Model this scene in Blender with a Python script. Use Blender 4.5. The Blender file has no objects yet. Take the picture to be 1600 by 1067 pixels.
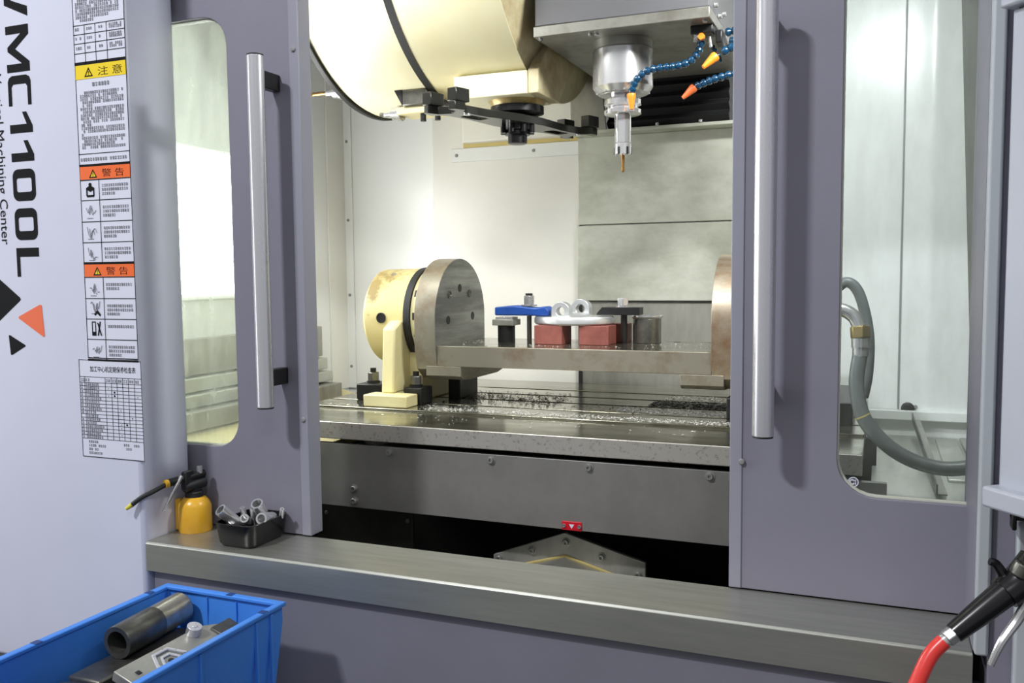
import bpy, bmesh, math, random
from mathutils import Vector, Matrix
random.seed(7)
PI = math.pi
scene = bpy.context.scene
COL = scene.collection

# ------------------------------------------------------------------ camera
YAW, PITCH, ROLL = 0.38998972, 0.07512215, -0.00981963
fw = Vector((-math.sin(YAW)*math.cos(PITCH), math.cos(YAW)*math.cos(PITCH), -math.sin(PITCH)))
rt = Vector((math.cos(YAW), math.sin(YAW), 0)); up = rt.cross(fw)
r2 = rt*math.cos(ROLL) + up*math.sin(ROLL); u2 = -rt*math.sin(ROLL) + up*math.cos(ROLL)
cam_data = bpy.data.cameras.new('camera'); cam = bpy.data.objects.new('camera', cam_data); COL.objects.link(cam)
cam.matrix_world = Matrix(((r2.x, u2.x, -fw.x, 0), (r2.y, u2.y, -fw.y, 0), (r2.z, u2.z, -fw.z, 1.40), (0, 0, 0, 1)))
cam_data.sensor_width = 36; cam_data.lens = 1399/1600*36; cam_data.clip_start = .02
scene.camera = cam

# ------------------------------------------------------------------ world, lights, exposure
world = bpy.data.worlds.new('workshop'); scene.world = world; world.use_nodes = True
world.node_tree.nodes['Background'].inputs[0].default_value = (.88, .89, .92, 1)
world.node_tree.nodes['Background'].inputs[1].default_value = .42
scene.view_settings.view_transform = 'Standard'; scene.view_settings.look = 'None'
scene.view_settings.exposure = 0.0; scene.view_settings.gamma = 1; scene.view_settings.use_curve_mapping = False

def area(name, loc, target, sx, sy, power, col=(1, 1, 1), spread=180):
    d = bpy.data.lights.new(name, 'AREA'); d.shape = 'RECTANGLE'; d.size = sx; d.size_y = sy; d.energy = power; d.color = col
    d.spread = math.radians(spread)
    o = bpy.data.objects.new(name, d); COL.objects.link(o); o.location = loc
    o.rotation_euler = (Vector(target)-Vector(loc)).to_track_quat('-Z', 'Y').to_euler(); return o
area('ceiling_lamp_key', (-2.1, -1.5, 4.6), (-.7, 1.5, 1.3), .45, .14, 150, (.95, .96, 1))
area('ceiling_lamp_side', (1.6, -2.2, 4.6), (-.4, 1.5, 1.3), 1.2, .4, 24, (.95, .96, 1))
area('enclosure_lamp_right', (.06, 1.72, 2.28), (-.75, 2.6, 1.3), .34, .10, 13, (.98, 1, .98), 150)
area('enclosure_lamp_lintel', (-1.28, 1.645, 2.31), (-1.15, 2.2, 1.75), .5, .06, 5, (1, 1, .97), 130)
area('handle_edge_light', (-4.3, .55, 1.75), (-1, 1.0, 1.4), 1.3, 2.6, 34, (.96, .98, 1))  # tall light added at far left for the handle edge highlights; no window known

# ------------------------------------------------------------------ materials
MATS = {}
def L(c):
    return tuple(((v/255+.055)/1.055)**2.4 if v/255 > .04045 else v/255/12.92 for v in c)
def mat(name, rgb, rough=.5, metal=0.0, var=.0, scale=8, rgb2=None, stretch=(1, 1, 1), bump=0.0, bscale=60, spec=.5, thresh=(.35, .65), coat=0):
    """procedural principled material; rgb in sRGB 0-255; noise blends towards rgb2 (or a darker tone)"""
    if name in MATS: return MATS[name]
    m = bpy.data.materials.new(name); m.use_nodes = True; nt = m.node_tree; b = nt.nodes['Principled BSDF']
    c1 = L(rgb)+(1,); b.inputs['Base Color'].default_value = c1
    b.inputs['Roughness'].default_value = rough; b.inputs['Metallic'].default_value = metal
    b.inputs['Specular IOR Level'].default_value = spec; b.inputs['Coat Weight'].default_value = coat
    if var or rgb2 or bump:
        tc = nt.nodes.new('ShaderNodeTexCoord'); mp = nt.nodes.new('ShaderNodeMapping'); mp.inputs['Scale'].default_value = stretch
        nt.links.new(tc.outputs['Object'], mp.inputs[0])
    if var or rgb2:
        n = nt.nodes.new('ShaderNodeTexNoise'); n.inputs['Scale'].default_value = scale; n.inputs['Detail'].default_value = 6
        n.inputs['Roughness'].default_value = .65
        nt.links.new(mp.outputs[0], n.inputs['Vector'])
        r = nt.nodes.new('ShaderNodeMapRange'); r.inputs[1].default_value = thresh[0]; r.inputs[2].default_value = thresh[1]
        nt.links.new(n.outputs['Fac'], r.inputs[0])
        mx = nt.nodes.new('ShaderNodeMix'); mx.data_type = 'RGBA'
        nt.links.new(r.outputs[0], mx.inputs[0])
        mx.inputs[6].default_value = c1
        mx.inputs[7].default_value = (L(rgb2)+(1,)) if rgb2 else tuple(v*(1-var) for v in c1[:3])+(1,)
        nt.links.new(mx.outputs[2], b.inputs['Base Color'])
        if metal > .3:
            rr = nt.nodes.new('ShaderNodeMapRange'); rr.inputs[3].default_value = rough*.8; rr.inputs[4].default_value = min(1, rough*1.35)
            nt.links.new(n.outputs['Fac'], rr.inputs[0]); nt.links.new(rr.outputs[0], b.inputs['Roughness'])
    if bump:
        n2 = nt.nodes.new('ShaderNodeTexNoise'); n2.inputs['Scale'].default_value = bscale; n2.inputs['Detail'].default_value = 4
        nt.links.new(mp.outputs[0], n2.inputs['Vector'])
        bp = nt.nodes.new('ShaderNodeBump'); bp.inputs['Strength'].default_value = bump; bp.inputs['Distance'].default_value = .002
        nt.links.new(n2.outputs['Fac'], bp.inputs['Height']); nt.links.new(bp.outputs[0], b.inputs['Normal'])
    MATS[name] = m; return m
def glass_mat(name, dust, tint):
    m = bpy.data.materials.new(name); m.use_nodes = True; nt = m.node_tree; nt.nodes.remove(nt.nodes['Principled BSDF'])
    out = nt.nodes['Material Output']
    tr = nt.nodes.new('ShaderNodeBsdfTransparent'); tr.inputs[0].default_value = tint
    gl = nt.nodes.new('ShaderNodeBsdfGlossy'); gl.inputs['Roughness'].default_value = .03
    fr = nt.nodes.new('ShaderNodeFresnel'); fr.inputs[0].default_value = 1.3
    m1 = nt.nodes.new('ShaderNodeMixShader'); nt.links.new(fr.outputs[0], m1.inputs[0]); nt.links.new(tr.outputs[0], m1.inputs[1]); nt.links.new(gl.outputs[0], m1.inputs[2])
    df = nt.nodes.new('ShaderNodeBsdfTranslucent'); df.inputs[0].default_value = (.8, .85, .8, 1)
    tc = nt.nodes.new('ShaderNodeTexCoord'); n = nt.nodes.new('ShaderNodeTexNoise'); n.inputs['Scale'].default_value = 9; n.inputs['Detail'].default_value = 8; n.inputs['Roughness'].default_value = .7
    mp = nt.nodes.new('ShaderNodeMapping'); mp.inputs['Scale'].default_value = (1.6, 1, .5); nt.links.new(tc.outputs['Object'], mp.inputs[0]); nt.links.new(mp.outputs[0], n.inputs['Vector'])
    r = nt.nodes.new('ShaderNodeMapRange'); r.inputs[1].default_value = .4; r.inputs[2].default_value = .75; r.inputs[3].default_value = dust*.25; r.inputs[4].default_value = dust
    nt.links.new(n.outputs['Fac'], r.inputs[0])
    m2 = nt.nodes.new('ShaderNodeMixShader'); nt.links.new(r.outputs[0], m2.inputs[0]); nt.links.new(m1.outputs[0], m2.inputs[1]); nt.links.new(df.outputs[0], m2.inputs[2])
    nt.links.new(m2.outputs[0], out.inputs[0]); return m

M_white = mat('white_paint', (206, 208, 224), .38, var=.05, scale=3, bump=.05, bscale=220)
M_door = mat('purple_grey_paint', (134, 132, 145), .42, var=.06, scale=4, bump=.08, bscale=300)
M_door_edge = mat('door_edge_paint', (148, 148, 160), .4)
M_skirt = mat('skirt_paint', (124, 123, 135), .5, var=.08, scale=5, bump=.06, bscale=260)
M_sill = mat('brushed_sill_steel', (182, 183, 174), .32, .75, var=.16, scale=5, stretch=(1.2, 14, 14), bump=.02, bscale=90)
M_steel = mat('stainless_sheet', (172, 171, 162), .38, .5, var=.25, scale=6, stretch=(3, 3, 1), bump=.02, bscale=120)
M_apron = mat('apron_sheet', (150, 148, 144), .42, .45, var=.22, scale=5, stretch=(1.4, 3, 1))
M_cover = mat('way_cover_sheet', (202, 204, 190), .42, .35, rgb2=(160, 162, 146), scale=3.2, stretch=(1, 1, 1.6), thresh=(.42, .68))
M_table = mat('oily_ground_steel', (176, 174, 158), .16, .9, var=.4, scale=9, rgb2=(120, 118, 100), stretch=(.6, 2.5, 1))
M_tabfront = mat('spotted_table_edge', (182, 178, 170), .33, .5, rgb2=(120, 110, 98), scale=130, thresh=(.55, .72))
M_rust = mat('rusty_ground_steel', (160, 154, 138), .35, .6, rgb2=(124, 102, 80), scale=11, thresh=(.5, .8))
M_rustdisc = mat('rust_streaked_disc', (196, 186, 166), .36, .75, rgb2=(140, 96, 48), scale=7, stretch=(1, 3, 1), thresh=(.4, .72))
M_discface = mat('machined_disc_face', (158, 158, 152), .34, .6, rgb2=(112, 112, 108), scale=4, stretch=(1, .5, 5), thresh=(.4, .6))
M_cream = mat('cream_paint', (226, 216, 166), .42, rgb2=(206, 190, 132), scale=5, thresh=(.45, .8))
M_creamdk = mat('worn_cream_paint', (214, 200, 142), .40, rgb2=(150, 132, 82), scale=6, thresh=(.52, .6))
M_drum = mat('drum_cream_paint', (240, 236, 206), .36, rgb2=(232, 222, 176), scale=2.2, thresh=(.4, .75))
M_drumend = mat('oil_stained_cream', (204, 196, 160), .5, rgb2=(140, 104, 58), scale=3.5, thresh=(.5, .75))
M_black = mat('black_steel', (38, 38, 38), .38, .3, var=.3, scale=12)
M_rubber = mat('black_rubber', (28, 29, 30), .55)
M_blackgl = mat('black_plastic_gloss', (16, 16, 18), .25)
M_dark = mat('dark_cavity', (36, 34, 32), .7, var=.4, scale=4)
M_darkp = mat('oily_plate_and_shaded_wall', (96, 94, 86), .45, .6, var=.3, scale=5)
M_bellow = mat('black_bellows', (30, 30, 32), .6)
M_inwall = mat('interior_cream_wall', (232, 231, 224), .30, var=.05, scale=2.5, bump=.03, bscale=160)
M_inwhite = mat('interior_white_wall', (232, 234, 232), .26, var=.03, scale=3)
M_seam = mat('seam_grey', (140, 140, 140), .5)
M_caulk = mat('yellowed_caulk', (196, 178, 110), .6)
M_chrome = mat('polished_steel', (226, 226, 226), .14, .8)
M_chromes = mat('satin_chrome', (206, 206, 206), .24, .75, var=.1, scale=20)
M_alu = mat('brushed_aluminium', (222, 222, 226), .27, .75, var=.04, scale=20, stretch=(8, 8, .3))
M_cast = mat('sanded_aluminium', (212, 214, 214), .36, .75, var=.08, scale=14)
M_plate = mat('mill_scale_steel', (120, 116, 110), .38, .85, rgb2=(96, 78, 60), scale=12, thresh=(.5, .8))
M_gun = mat('gunmetal', (126, 125, 118), .32, .75, rgb2=(88, 88, 83), scale=14)
M_bluecl = mat('blue_clamp_paint', (38, 92, 186), .4, rgb2=(24, 62, 140), scale=10)
M_red = mat('red_painted_block', (148, 86, 76), .6, rgb2=(118, 62, 54), scale=16)
M_hoseblue = mat('blue_link_plastic', (16, 60, 90), .22, coat=.3)
M_orange = mat('orange_plastic', (242, 140, 40), .38)
M_orange2 = mat('dull_orange_plastic', (206, 98, 46), .4)
M_yellow = mat('yellow_enamel', (226, 172, 46), .3, rgb2=(204, 146, 30), scale=7, thresh=(.5, .8))
M_bin = mat('blue_bin_plastic', (70, 142, 238), .42, var=.1, scale=5)
M_bindk = mat('bin_slot_shadow', (30, 66, 130), .5)
M_badge = mat('red_badge', (200, 22, 40), .35)
M_ink = mat('black_ink', (12, 12, 15), .7, spec=.15)
M_grey_ink = mat('grey_print', (150, 150, 158), .6)
M_stick = mat('sticker_paper', (214, 216, 230), .4)
M_syel = mat('sticker_yellow', (236, 206, 10), .4)
M_sor = mat('sticker_orange', (238, 104, 34), .4)
M_logo = mat('logo_orange', (232, 100, 52), .4)
M_green = mat('sticker_green', (20, 140, 70), .4)
M_redhose = mat('red_hose', (226, 60, 54), .3)
M_pend = mat('pendant_grey_paint', (178, 182, 192), .4, var=.05, scale=4, bump=.06, bscale=300)
M_strip = mat('pillar_light_strip', (182, 188, 192), .4)
M_hosegrey = mat('grey_braided_hose', (104, 110, 110), .4, var=.2, scale=30)
M_brass = mat('dull_brass', (166, 148, 100), .35, .8)
M_tray = mat('chip_tray_sheet', (206, 208, 200), .34, .55, var=.18, scale=6, stretch=(3, 1, 1))
M_floor = mat('workshop_floor', (66, 68, 70), .6, var=.15, scale=3)
M_chip = mat('aluminium_chips', (236, 236, 232), .25, .45)
M_gold = mat('coated_carbide', (176, 136, 84), .25, .9)
M_arm = mat('oiled_arm_steel', (66, 66, 62), .22, .6)
M_glassL = glass_mat('dusty_window_glass', .42, (.93, .97, .93, 1))
M_glassR = glass_mat('window_glass', .14, (.92, .95, .95, 1))

# ------------------------------------------------------------------ mesh helpers
class MB:
    """collects geometry in world coordinates; build() links it as ONE mesh object"""
    def __init__(s): s.v = []; s.f = []
    def add(s, vs, fs):
        o = len(s.v); s.v += [Vector(v) for v in vs]; s.f += [tuple(i+o for i in f) for f in fs]; return s
    def box(s, x0, x1, y0, y1, z0, z1):
        return s.add([(x0,y0,z0),(x1,y0,z0),(x1,y1,z0),(x0,y1,z0),(x0,y0,z1),(x1,y0,z1),(x1,y1,z1),(x0,y1,z1)],
              [(3,2,1,0),(4,5,6,7),(0,1,5,4),(1,2,6,5),(2,3,7,6),(3,0,4,7)])
    def obox(s, c, ax, ay, az, hx, hy, hz):
        c = Vector(c); ax = Vector(ax).normalized(); ay = Vector(ay).normalized(); az = Vector(az).normalized()
        P = [c+ax*(hx*i)+ay*(hy*j)+az*(hz*k) for k in (-1, 1) for (i, j) in ((-1,-1),(1,-1),(1,1),(-1,1))]
        return s.add(P, [(3,2,1,0),(4,5,6,7),(0,1,5,4),(1,2,6,5),(2,3,7,6),(3,0,4,7)])
    def lathe(s, o, axis, prof, seg=32, a0=0):
        """profile [(r,h)] revolved about axis through o; r=0 ends close the shape"""
        o = Vector(o); w = Vector(axis).normalized(); u = w.orthogonal().normalized(); v = w.cross(u)
        rings = []; base = len(s.v); vs = []; fs = []
        for r, h in prof:
            if r <= 1e-7: rings.append([len(vs)]); vs.append(o+w*h)
            else:
                rings.append(list(range(len(vs), len(vs)+seg)))
                for k in range(seg):
                    a = a0+2*PI*k/seg; vs.append(o+w*h+u*(r*math.cos(a))+v*(r*math.sin(a)))
        for A, B in zip(rings, rings[1:]):
            if len(A) == 1 and len(B) == 1: continue
            for k in range(seg):
                k2 = (k+1) % seg
                if len(A) == 1: fs.append((A[0], B[k2], B[k]))
                elif len(B) == 1: fs.append((A[k], A[k2], B[0]))
                else: fs.append((A[k], A[k2], B[k2], B[k]))
        return s.add(vs, fs)
    def cyl(s, p0, p1, r0, r1=None, seg=20):
        p0 = Vector(p0); p1 = Vector(p1); h = (p1-p0).length; r1 = r0 if r1 is None else r1
        return s.lathe(p0, p1-p0, [(0,0),(r0,0),(r1,h),(0,h)], seg)
    def hexn(s, p0, p1, r): return s.cyl(p0, p1, r, seg=6)
    def tube(s, pts, r, seg=10, sub=6):
        pts = smooth_path(pts, sub); n = len(pts); rr = r if callable(r) else (lambda t: r)
        vs = []; fs = []; t = (pts[1]-pts[0]).normalized(); u = t.orthogonal().normalized()
        for i, p in enumerate(pts):
            t = (pts[min(i+1, n-1)]-pts[max(i-1, 0)]).normalized(); u = (u-t*u.dot(t)).normalized(); v = t.cross(u)
            for k in range(seg):
                a = 2*PI*k/seg; q = rr(i/(n-1)); vs.append(p+u*(q*math.cos(a))+v*(q*math.sin(a)))
        for i in range(n-1):
            for k in range(seg):
                k2 = (k+1) % seg; fs.append((i*seg+k, i*seg+k2, (i+1)*seg+k2, (i+1)*seg+k))
        fs.append(tuple(range(seg))[::-1]); fs.append(tuple((n-1)*seg+k for k in range(seg)))
        return s.add(vs, fs)
    def prism(s, poly, o, U, V, D):
        """polygon (u,v) extruded by vector D"""
        o = Vector(o); U = Vector(U); V = Vector(V); D = Vector(D); n = len(poly)
        a = [o+U*p[0]+V*p[1] for p in poly]; b = [p+D for p in a]
        return s.add(a+b, [tuple(range(n))[::-1], tuple(range(n, 2*n))]+[(i, (i+1) % n, n+(i+1) % n, n+i) for i in range(n)])
    def holed(s, outer, holes, o, U, V, D):
        """flat plate with holes, extruded by D"""
        bm = bmesh.new(); o = Vector(o); U = Vector(U); V = Vector(V); es = []
        loops = []
        for lp in [outer]+holes:
            vs = [bm.verts.new(o+U*p[0]+V*p[1]) for p in lp]; loops.append(vs)
            for i in range(len(vs)): es.append(bm.edges.new((vs[i], vs[(i+1) % len(vs)])))
        bmesh.ops.triangle_fill(bm, use_beauty=True, use_dissolve=False, edges=es, normal=U.cross(V))
        bm.verts.index_update(); nv = len(bm.verts); D = Vector(D)
        vs = [v.co.copy() for v in bm.verts]; fs = [tuple(v.index for v in f.verts) for f in bm.faces]
        out = fs+[tuple(i+nv for i in f)[::-1] for f in fs]
        for lp in loops:
            n = len(lp)
            for i in range(n):
                a, b = lp[i].index, lp[(i+1) % n].index; out.append((a, b, b+nv, a+nv))
        bm.free(); return s.add(vs+[v+D for v in vs], out)
    def build(s, name, m, parent=None, bev=0, smooth=True, seg=2, ang=35):
        off = root_loc(parent)
        me = bpy.data.meshes.new(name); me.from_pydata([tuple(v-off) for v in s.v], [], s.f)
        bm = bmesh.new(); bm.from_mesh(me); bmesh.ops.recalc_face_normals(bm, faces=bm.faces); bm.to_mesh(me); bm.free()
        if smooth:
            me.polygons.foreach_set('use_smooth', [True]*len(me.polygons)); me.set_sharp_from_angle(angle=math.radians(ang))
        me.materials.append(m); o = bpy.data.objects.new(name, me); COL.objects.link(o)
        if parent: o.parent = parent
        if bev:
            b = o.modifiers.new('bevel', 'BEVEL'); b.width = bev; b.segments = seg; b.limit_method = 'ANGLE'; b.angle_limit = math.radians(40)
            b.harden_normals = False
        return o
ROOT = {}
def root_loc(o):
    while o is not None and o.parent is not None: o = o.parent
    return Vector(o.location) if o is not None else Vector((0, 0, 0))
def smooth_path(pts, sub):
    pts = [Vector(p) for p in pts]
    if sub <= 1 or len(pts) < 3: return pts
    out = []
    for i in range(len(pts)-1):
        p0 = pts[max(i-1, 0)]; p1 = pts[i]; p2 = pts[i+1]; p3 = pts[min(i+2, len(pts)-1)]
        for k in range(sub):
            t = k/sub; out.append(.5*((2*p1)+(p2-p0)*t+(2*p0-5*p1+4*p2-p3)*t*t+(3*p1-p0-3*p2+p3)*t**3))
    return out+[pts[-1]]
def rrect(x0, x1, z0, z1, r, n=7):
    out = []
    for cx, cz, a in ((x1-r, z0+r, -90), (x1-r, z1-r, 0), (x0+r, z1-r, 90), (x0+r, z0+r, 180)):
        for k in range(n+1):
            t = math.radians(a+90*k/n); out.append((cx+r*math.cos(t), cz+r*math.sin(t)))
    return out
def circ(cx, cz, r, n=20): return [(cx+r*math.cos(2*PI*k/n), cz+r*math.sin(2*PI*k/n)) for k in range(n)]
def thing(name, label, cat, loc, group=None):
    o = bpy.data.objects.new(name, None); COL.objects.link(o); o.location = loc; o.empty_display_size = .05
    o['label'] = label; o['category'] = cat
    if group: o['group'] = group
    return o
def tag(o, label=None, cat=None, group=None, kind=None):
    if label: o['label'] = label
    if cat: o['category'] = cat
    if group: o['group'] = group
    if kind: o['kind'] = kind
    return o
def struct(name, mb, m, label, bev=0):
    return tag(mb.build(name, m, None, bev), label, None, None, 'structure')
def inst(proto_mesh, name, loc, parent):
    o = bpy.data.objects.new(name, proto_mesh); COL.objects.link(o); o.parent = parent; o.location = Vector(loc)-root_loc(parent); return o
def text_mesh(txt, size, m, name, parent, o, U, V, sx=1.0, align='LEFT', bold=0.0):
    """flat lettering: text plane spanned by U (reading direction) and V (letter up), origin o in world"""
    cu = bpy.data.curves.new(name, 'FONT'); cu.body = txt; cu.size = size; cu.align_x = align; cu.offset = bold; cu.resolution_u = 3
    t = bpy.data.objects.new(name, cu); COL.objects.link(t)
    dg = bpy.context.evaluated_depsgraph_get(); me = bpy.data.meshes.new_from_object(t.evaluated_get(dg))
    bpy.data.objects.remove(t); bpy.data.curves.remove(cu)
    o = Vector(o); U = Vector(U); V = Vector(V); off = root_loc(parent)
    for v in me.vertices: v.co = o+U*(v.co.x*sx)+V*v.co.y-off
    me.materials.clear(); me.materials.append(m); me.name = name
    ob = bpy.data.objects.new(name, me); COL.objects.link(ob); ob.parent = parent; return ob
# socket-head screw facing -Y, shared mesh
_s = MB().lathe((0,0,0), (0,-1,0), [(.0125,0),(.0125,.0015),(.0085,.002),(.0085,.008),(.0075,.009),(.0042,.009),(.0042,.004),(0,.004)], 16)
_s.v = [v*.86 for v in _s.v]
_o = _s.build('screw', mat('dull_screw_steel', (158, 158, 152), .32, .6)); SCREW = _o.data; bpy.data.objects.remove(_o)
_s = MB().lathe((0,0,0), (0,-1,0), [(.0055,0),(.0055,.002),(.004,.0035),(0,.004)], 10)
_o = _s.build('screw', M_seam); SCREWS = _o.data; bpy.data.objects.remove(_o)
X, Y, Z = Vector((1,0,0)), Vector((0,1,0)), Vector((0,0,1))

# =================================================================== SETTING
struct('floor', MB().box(-5, 4, -4, 5, -.05, 0), M_floor, 'grey workshop floor')
struct('floor_platform', MB().box(-3.2, -.6, .3, 1.38, .40, .535), M_floor, 'grey low ledge along the foot of the machine')
struct('wall_front', MB().box(-1.405, .15, 1.42, 1.46, 0, .788), M_skirt, 'purple-grey sheet metal skirt below the steel sill', .002)
wl = struct('wall_left', MB().box(-1.83, -1.80, 1.60, 2.83, .60, 2.7), M_inwhite, 'white inside left wall of the machine')
MB().box(-1.80, -1.795, 2.685, 2.80, .99, 2.7).build('corner_strip', M_inwall, wl, .0015)
em = bpy.data.materials.new('lamp_diffuser'); em.use_nodes = True
em.node_tree.nodes['Principled BSDF'].inputs['Emission Color'].default_value = (1, 1, .985, 1); em.node_tree.nodes['Principled BSDF'].inputs['Emission Strength'].default_value = 12.5
wlp = thing('work_lamp', 'bright rectangular work lamp glowing behind the left door window', 'work lamp', (-1.795, 2.0, 1.335))
MB().box(-1.7995, -1.790, 1.68, 2.32, 1.335, 1.770).build('housing', M_inwhite, wlp, .002)
MB().box(-1.7898, -1.786, 1.70, 2.30, 1.352, 1.755).build('diffuser', em, wlp)
MB().box(-1.80, -1.775, 1.62, 2.60, 1.125, 1.228).build('lower_lip', M_steel, wl, .003)
MB().box(-1.80, -1.755, 1.62, 2.60, 1.082, 1.120).build('step', M_tray, wl, .003)
MB().box(-1.80, -1.735, 1.62, 2.60, 1.042, 1.076).build('step', M_tray, wl, .003)
MB().box(-1.80, -1.70, 1.62, 2.60, .985, 1.036).build('step', M_steel, wl, .003)
MB().prism([(0,0),(.34,-.08),(.34,-.10),(0,-.02)], (-1.80, 1.62, 1.0), X, Z, Y*1.1).build('chute', M_cream, wl)
wb = struct('wall_back', MB().box(-1.83, .35, 2.80, 2.83, .60, 2.7), M_inwhite, 'white back wall inside the machine')
MB().box(-1.80, -1.765, 2.792, 2.80, .99, 2.7).build('corner_rail', M_inwhite, wb, .002)
for z in (1.07, 1.33, 1.60, 1.88): inst(SCREWS, 'screw', (-1.783, 2.792, z), wb)
MB().box(-1.436, -.905, 2.788, 2.80, .99, 2.7).build('wall_panel', M_inwall, wb, .002)
MB().box(-1.358, -.905, 2.780, 2.788, 1.781, 1.826).build('lower_strip', M_inwhite, wb, .0015)
for x in (-1.34, -1.06): inst(SCREWS, 'screw', (x, 2.780, 1.803), wb)
MB().box(-1.300, -.905, 2.740, 2.788, 1.838, 2.2).build('access_cover', M_inwall, wb, .004)
MB().box(-1.312, -.905, 2.776, 2.788, 1.826, 1.838).box(-1.312, -1.300, 2.776, 2.788, 1.838, 2.2).build('sealant_bead', M_caulk, wb)
MB().box(.0535, .0575, 2.794, 2.80, 1.0, 2.7).build('seam', M_seam, wb)
MB().box(-.30, .0525, 2.792, 2.80, 1.0, 2.7).build('wall_panel', M_inwhite, wb, .001)
MB().prism([(.0585,2.80),(.0585,2.792),(.108,2.792),(.122,2.7885),(.140,2.7885),(.150,2.792),(.30,2.792),(.30,2.80)], (0,0,1.0), X, Y, Z*1.7).build('wall_panel', M_inwhite, wb)
MB().box(-.30, .30, 2.77, 2.80, .972, 1.0).build('base_trim', M_inwhite, wb, .003)
inst(SCREWS, 'screw', (.10, 2.79, 1.010), wb)
MB().lathe((.080,2.790,1.004), -Y, [(.018,0),(.018,.006),(.015,.008),(0,.008)], 24).build('grommet', M_rubber, wb)
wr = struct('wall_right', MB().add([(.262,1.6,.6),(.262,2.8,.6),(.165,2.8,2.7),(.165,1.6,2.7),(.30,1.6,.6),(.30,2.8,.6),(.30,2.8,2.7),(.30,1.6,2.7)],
      [(0,1,2,3),(7,6,5,4),(0,4,5,1),(1,5,6,2),(2,6,7,3),(3,7,4,0)]), M_darkp, 'inside right wall of the machine, coloured dark for grazing light and dirty glass')  # dark wall colour stands in for grazing light and dirty window glass
struct('ceiling', MB().box(-1.83, .35, 1.60, 2.83, 2.7, 2.73), M_inwhite, 'inside roof of the machine')
struct('trim_1', MB().box(-1.83, .35, 1.56, 1.60, 2.36, 2.73), M_door, 'lintel above the machine doors')
# chip tray floor and cavity under the table
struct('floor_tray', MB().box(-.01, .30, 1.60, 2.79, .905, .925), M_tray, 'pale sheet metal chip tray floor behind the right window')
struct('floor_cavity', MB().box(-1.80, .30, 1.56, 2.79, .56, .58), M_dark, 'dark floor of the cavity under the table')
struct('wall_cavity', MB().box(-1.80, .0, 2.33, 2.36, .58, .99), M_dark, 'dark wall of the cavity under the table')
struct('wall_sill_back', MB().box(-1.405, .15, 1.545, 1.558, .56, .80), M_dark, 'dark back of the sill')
# right cabinet and pillar
struct('wall_right_front', MB().box(.152, 1.2, 1.405, 1.50, 0, 2.5), M_door, 'purple-grey cabinet front right of the doors', .003)
p = struct('trim_2', MB().box(.134, .152, 1.392, 1.60, .852, 2.5), M_strip, 'pale grey pillar strip between right door and cabinet', .004)
MB().box(.1335, .1345, 1.41, 1.60, .853, 2.49).build('pillar_side', M_door, p)

# =================================================================== DOORS
def door(name, label, x0, x1, wx0, wx1, wz1, glass, hx, strip, logo):
    d = bpy.data.objects.new(name, None); COL.objects.link(d); d.location = ((x0+x1)/2, 1.575, .852); tag(d, label, None, None, 'structure')
    MB().holed([(x0,.852),(x1,.852),(x1,2.36),(x0,2.36)], [rrect(wx0, wx1, 1.028, wz1, .062)], (0,1.556,0), X, Z, Y*.034).build('door_panel', M_door, d, .0015)
    MB().box(strip[0], strip[1], 1.5535, 1.596, .852, 2.36).build('edge_strip', M_door_edge, d, .002)
    pn = MB().box(wx0-.012, wx1+.012, 1.576, 1.581, 1.016, wz1+.012).build('window_pane', glass, d)
    # rubber bead round the glass
    a = rrect(wx0, wx1, 1.028, wz1, .062); b = rrect(wx0+.0025, wx1-.0025, 1.0305, wz1-.0025, .0595)
    MB().holed(a, [b], (0,1.566,0), X, Z, Y*.010).build('window_bead', mat('pale_bead', (206, 208, 190), .4), d)
    h = MB().lathe((hx,1.490,1.133), Z, [(0,0),(.0172,0),(.0172,.705),(0,.705)], 28).build('handle', M_alu, d, .0012)
    MB().cyl((hx,1.490,1.1305), (hx,1.490,1.1331), .0165).cyl((hx,1.490,1.8378), (hx,1.490,1.8405), .0165).build('end_cap', M_rubber, h)
    for z in (1.192, 1.795): MB().box(hx-.010, hx+.010, 1.500, 1.5555, z-.017, z+.017).build('bracket', M_black, h, .002)
    if logo:
        MB().holed(circ(-.035, 1.049, .0085, 24), [circ(-.035, 1.049, .0068, 24)], (0,1.5745,0), X, Z, Y*.001).build('etched_mark', M_stick, pn)
        MB().holed(circ(-.0365, 1.049, .0048, 16), [circ(-.0365, 1.049, .0026, 16)], (0,1.5745,0), X, Z, Y*.001).box(-.0335,-.0305,1.5745,1.5755,1.045,1.053).build('etched_mark', M_stick, pn)
    return d
d1 = door('door_1', 'purple-grey left sliding door with dusty rounded window and long bar handle', -1.72, -1.103, -1.62, -1.284, 1.95, M_glassL, -1.159, (-1.125, -1.101), False)
d2 = door('door_2', 'purple-grey right sliding door with clear rounded window and long bar handle', -.233, .42, -.0605, .33, 2.02, M_glassR, -.172, (-.2345, -.213), True)
for z in (1.86, 1.10): inst(SCREWS, 'screw', (-1.113, 1.5535, z), d1)
inst(SCREWS, 'screw', (-.214, 1.5535, 1.075), d2)

# =================================================================== SILL
sl = thing('door_sill', 'brushed stainless steel sill running below the machine doors', 'sill', (-.64, 1.48, .788))
MB().prism([(0,.788),(.0,.846),(.004,.850),(.153,.850),(.153,.838),(.012,.838),(.012,.788)], (-1.411,1.405,0), Y, Z, X*1.545).build('sill_sheet', M_sill, sl, .001)

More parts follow.
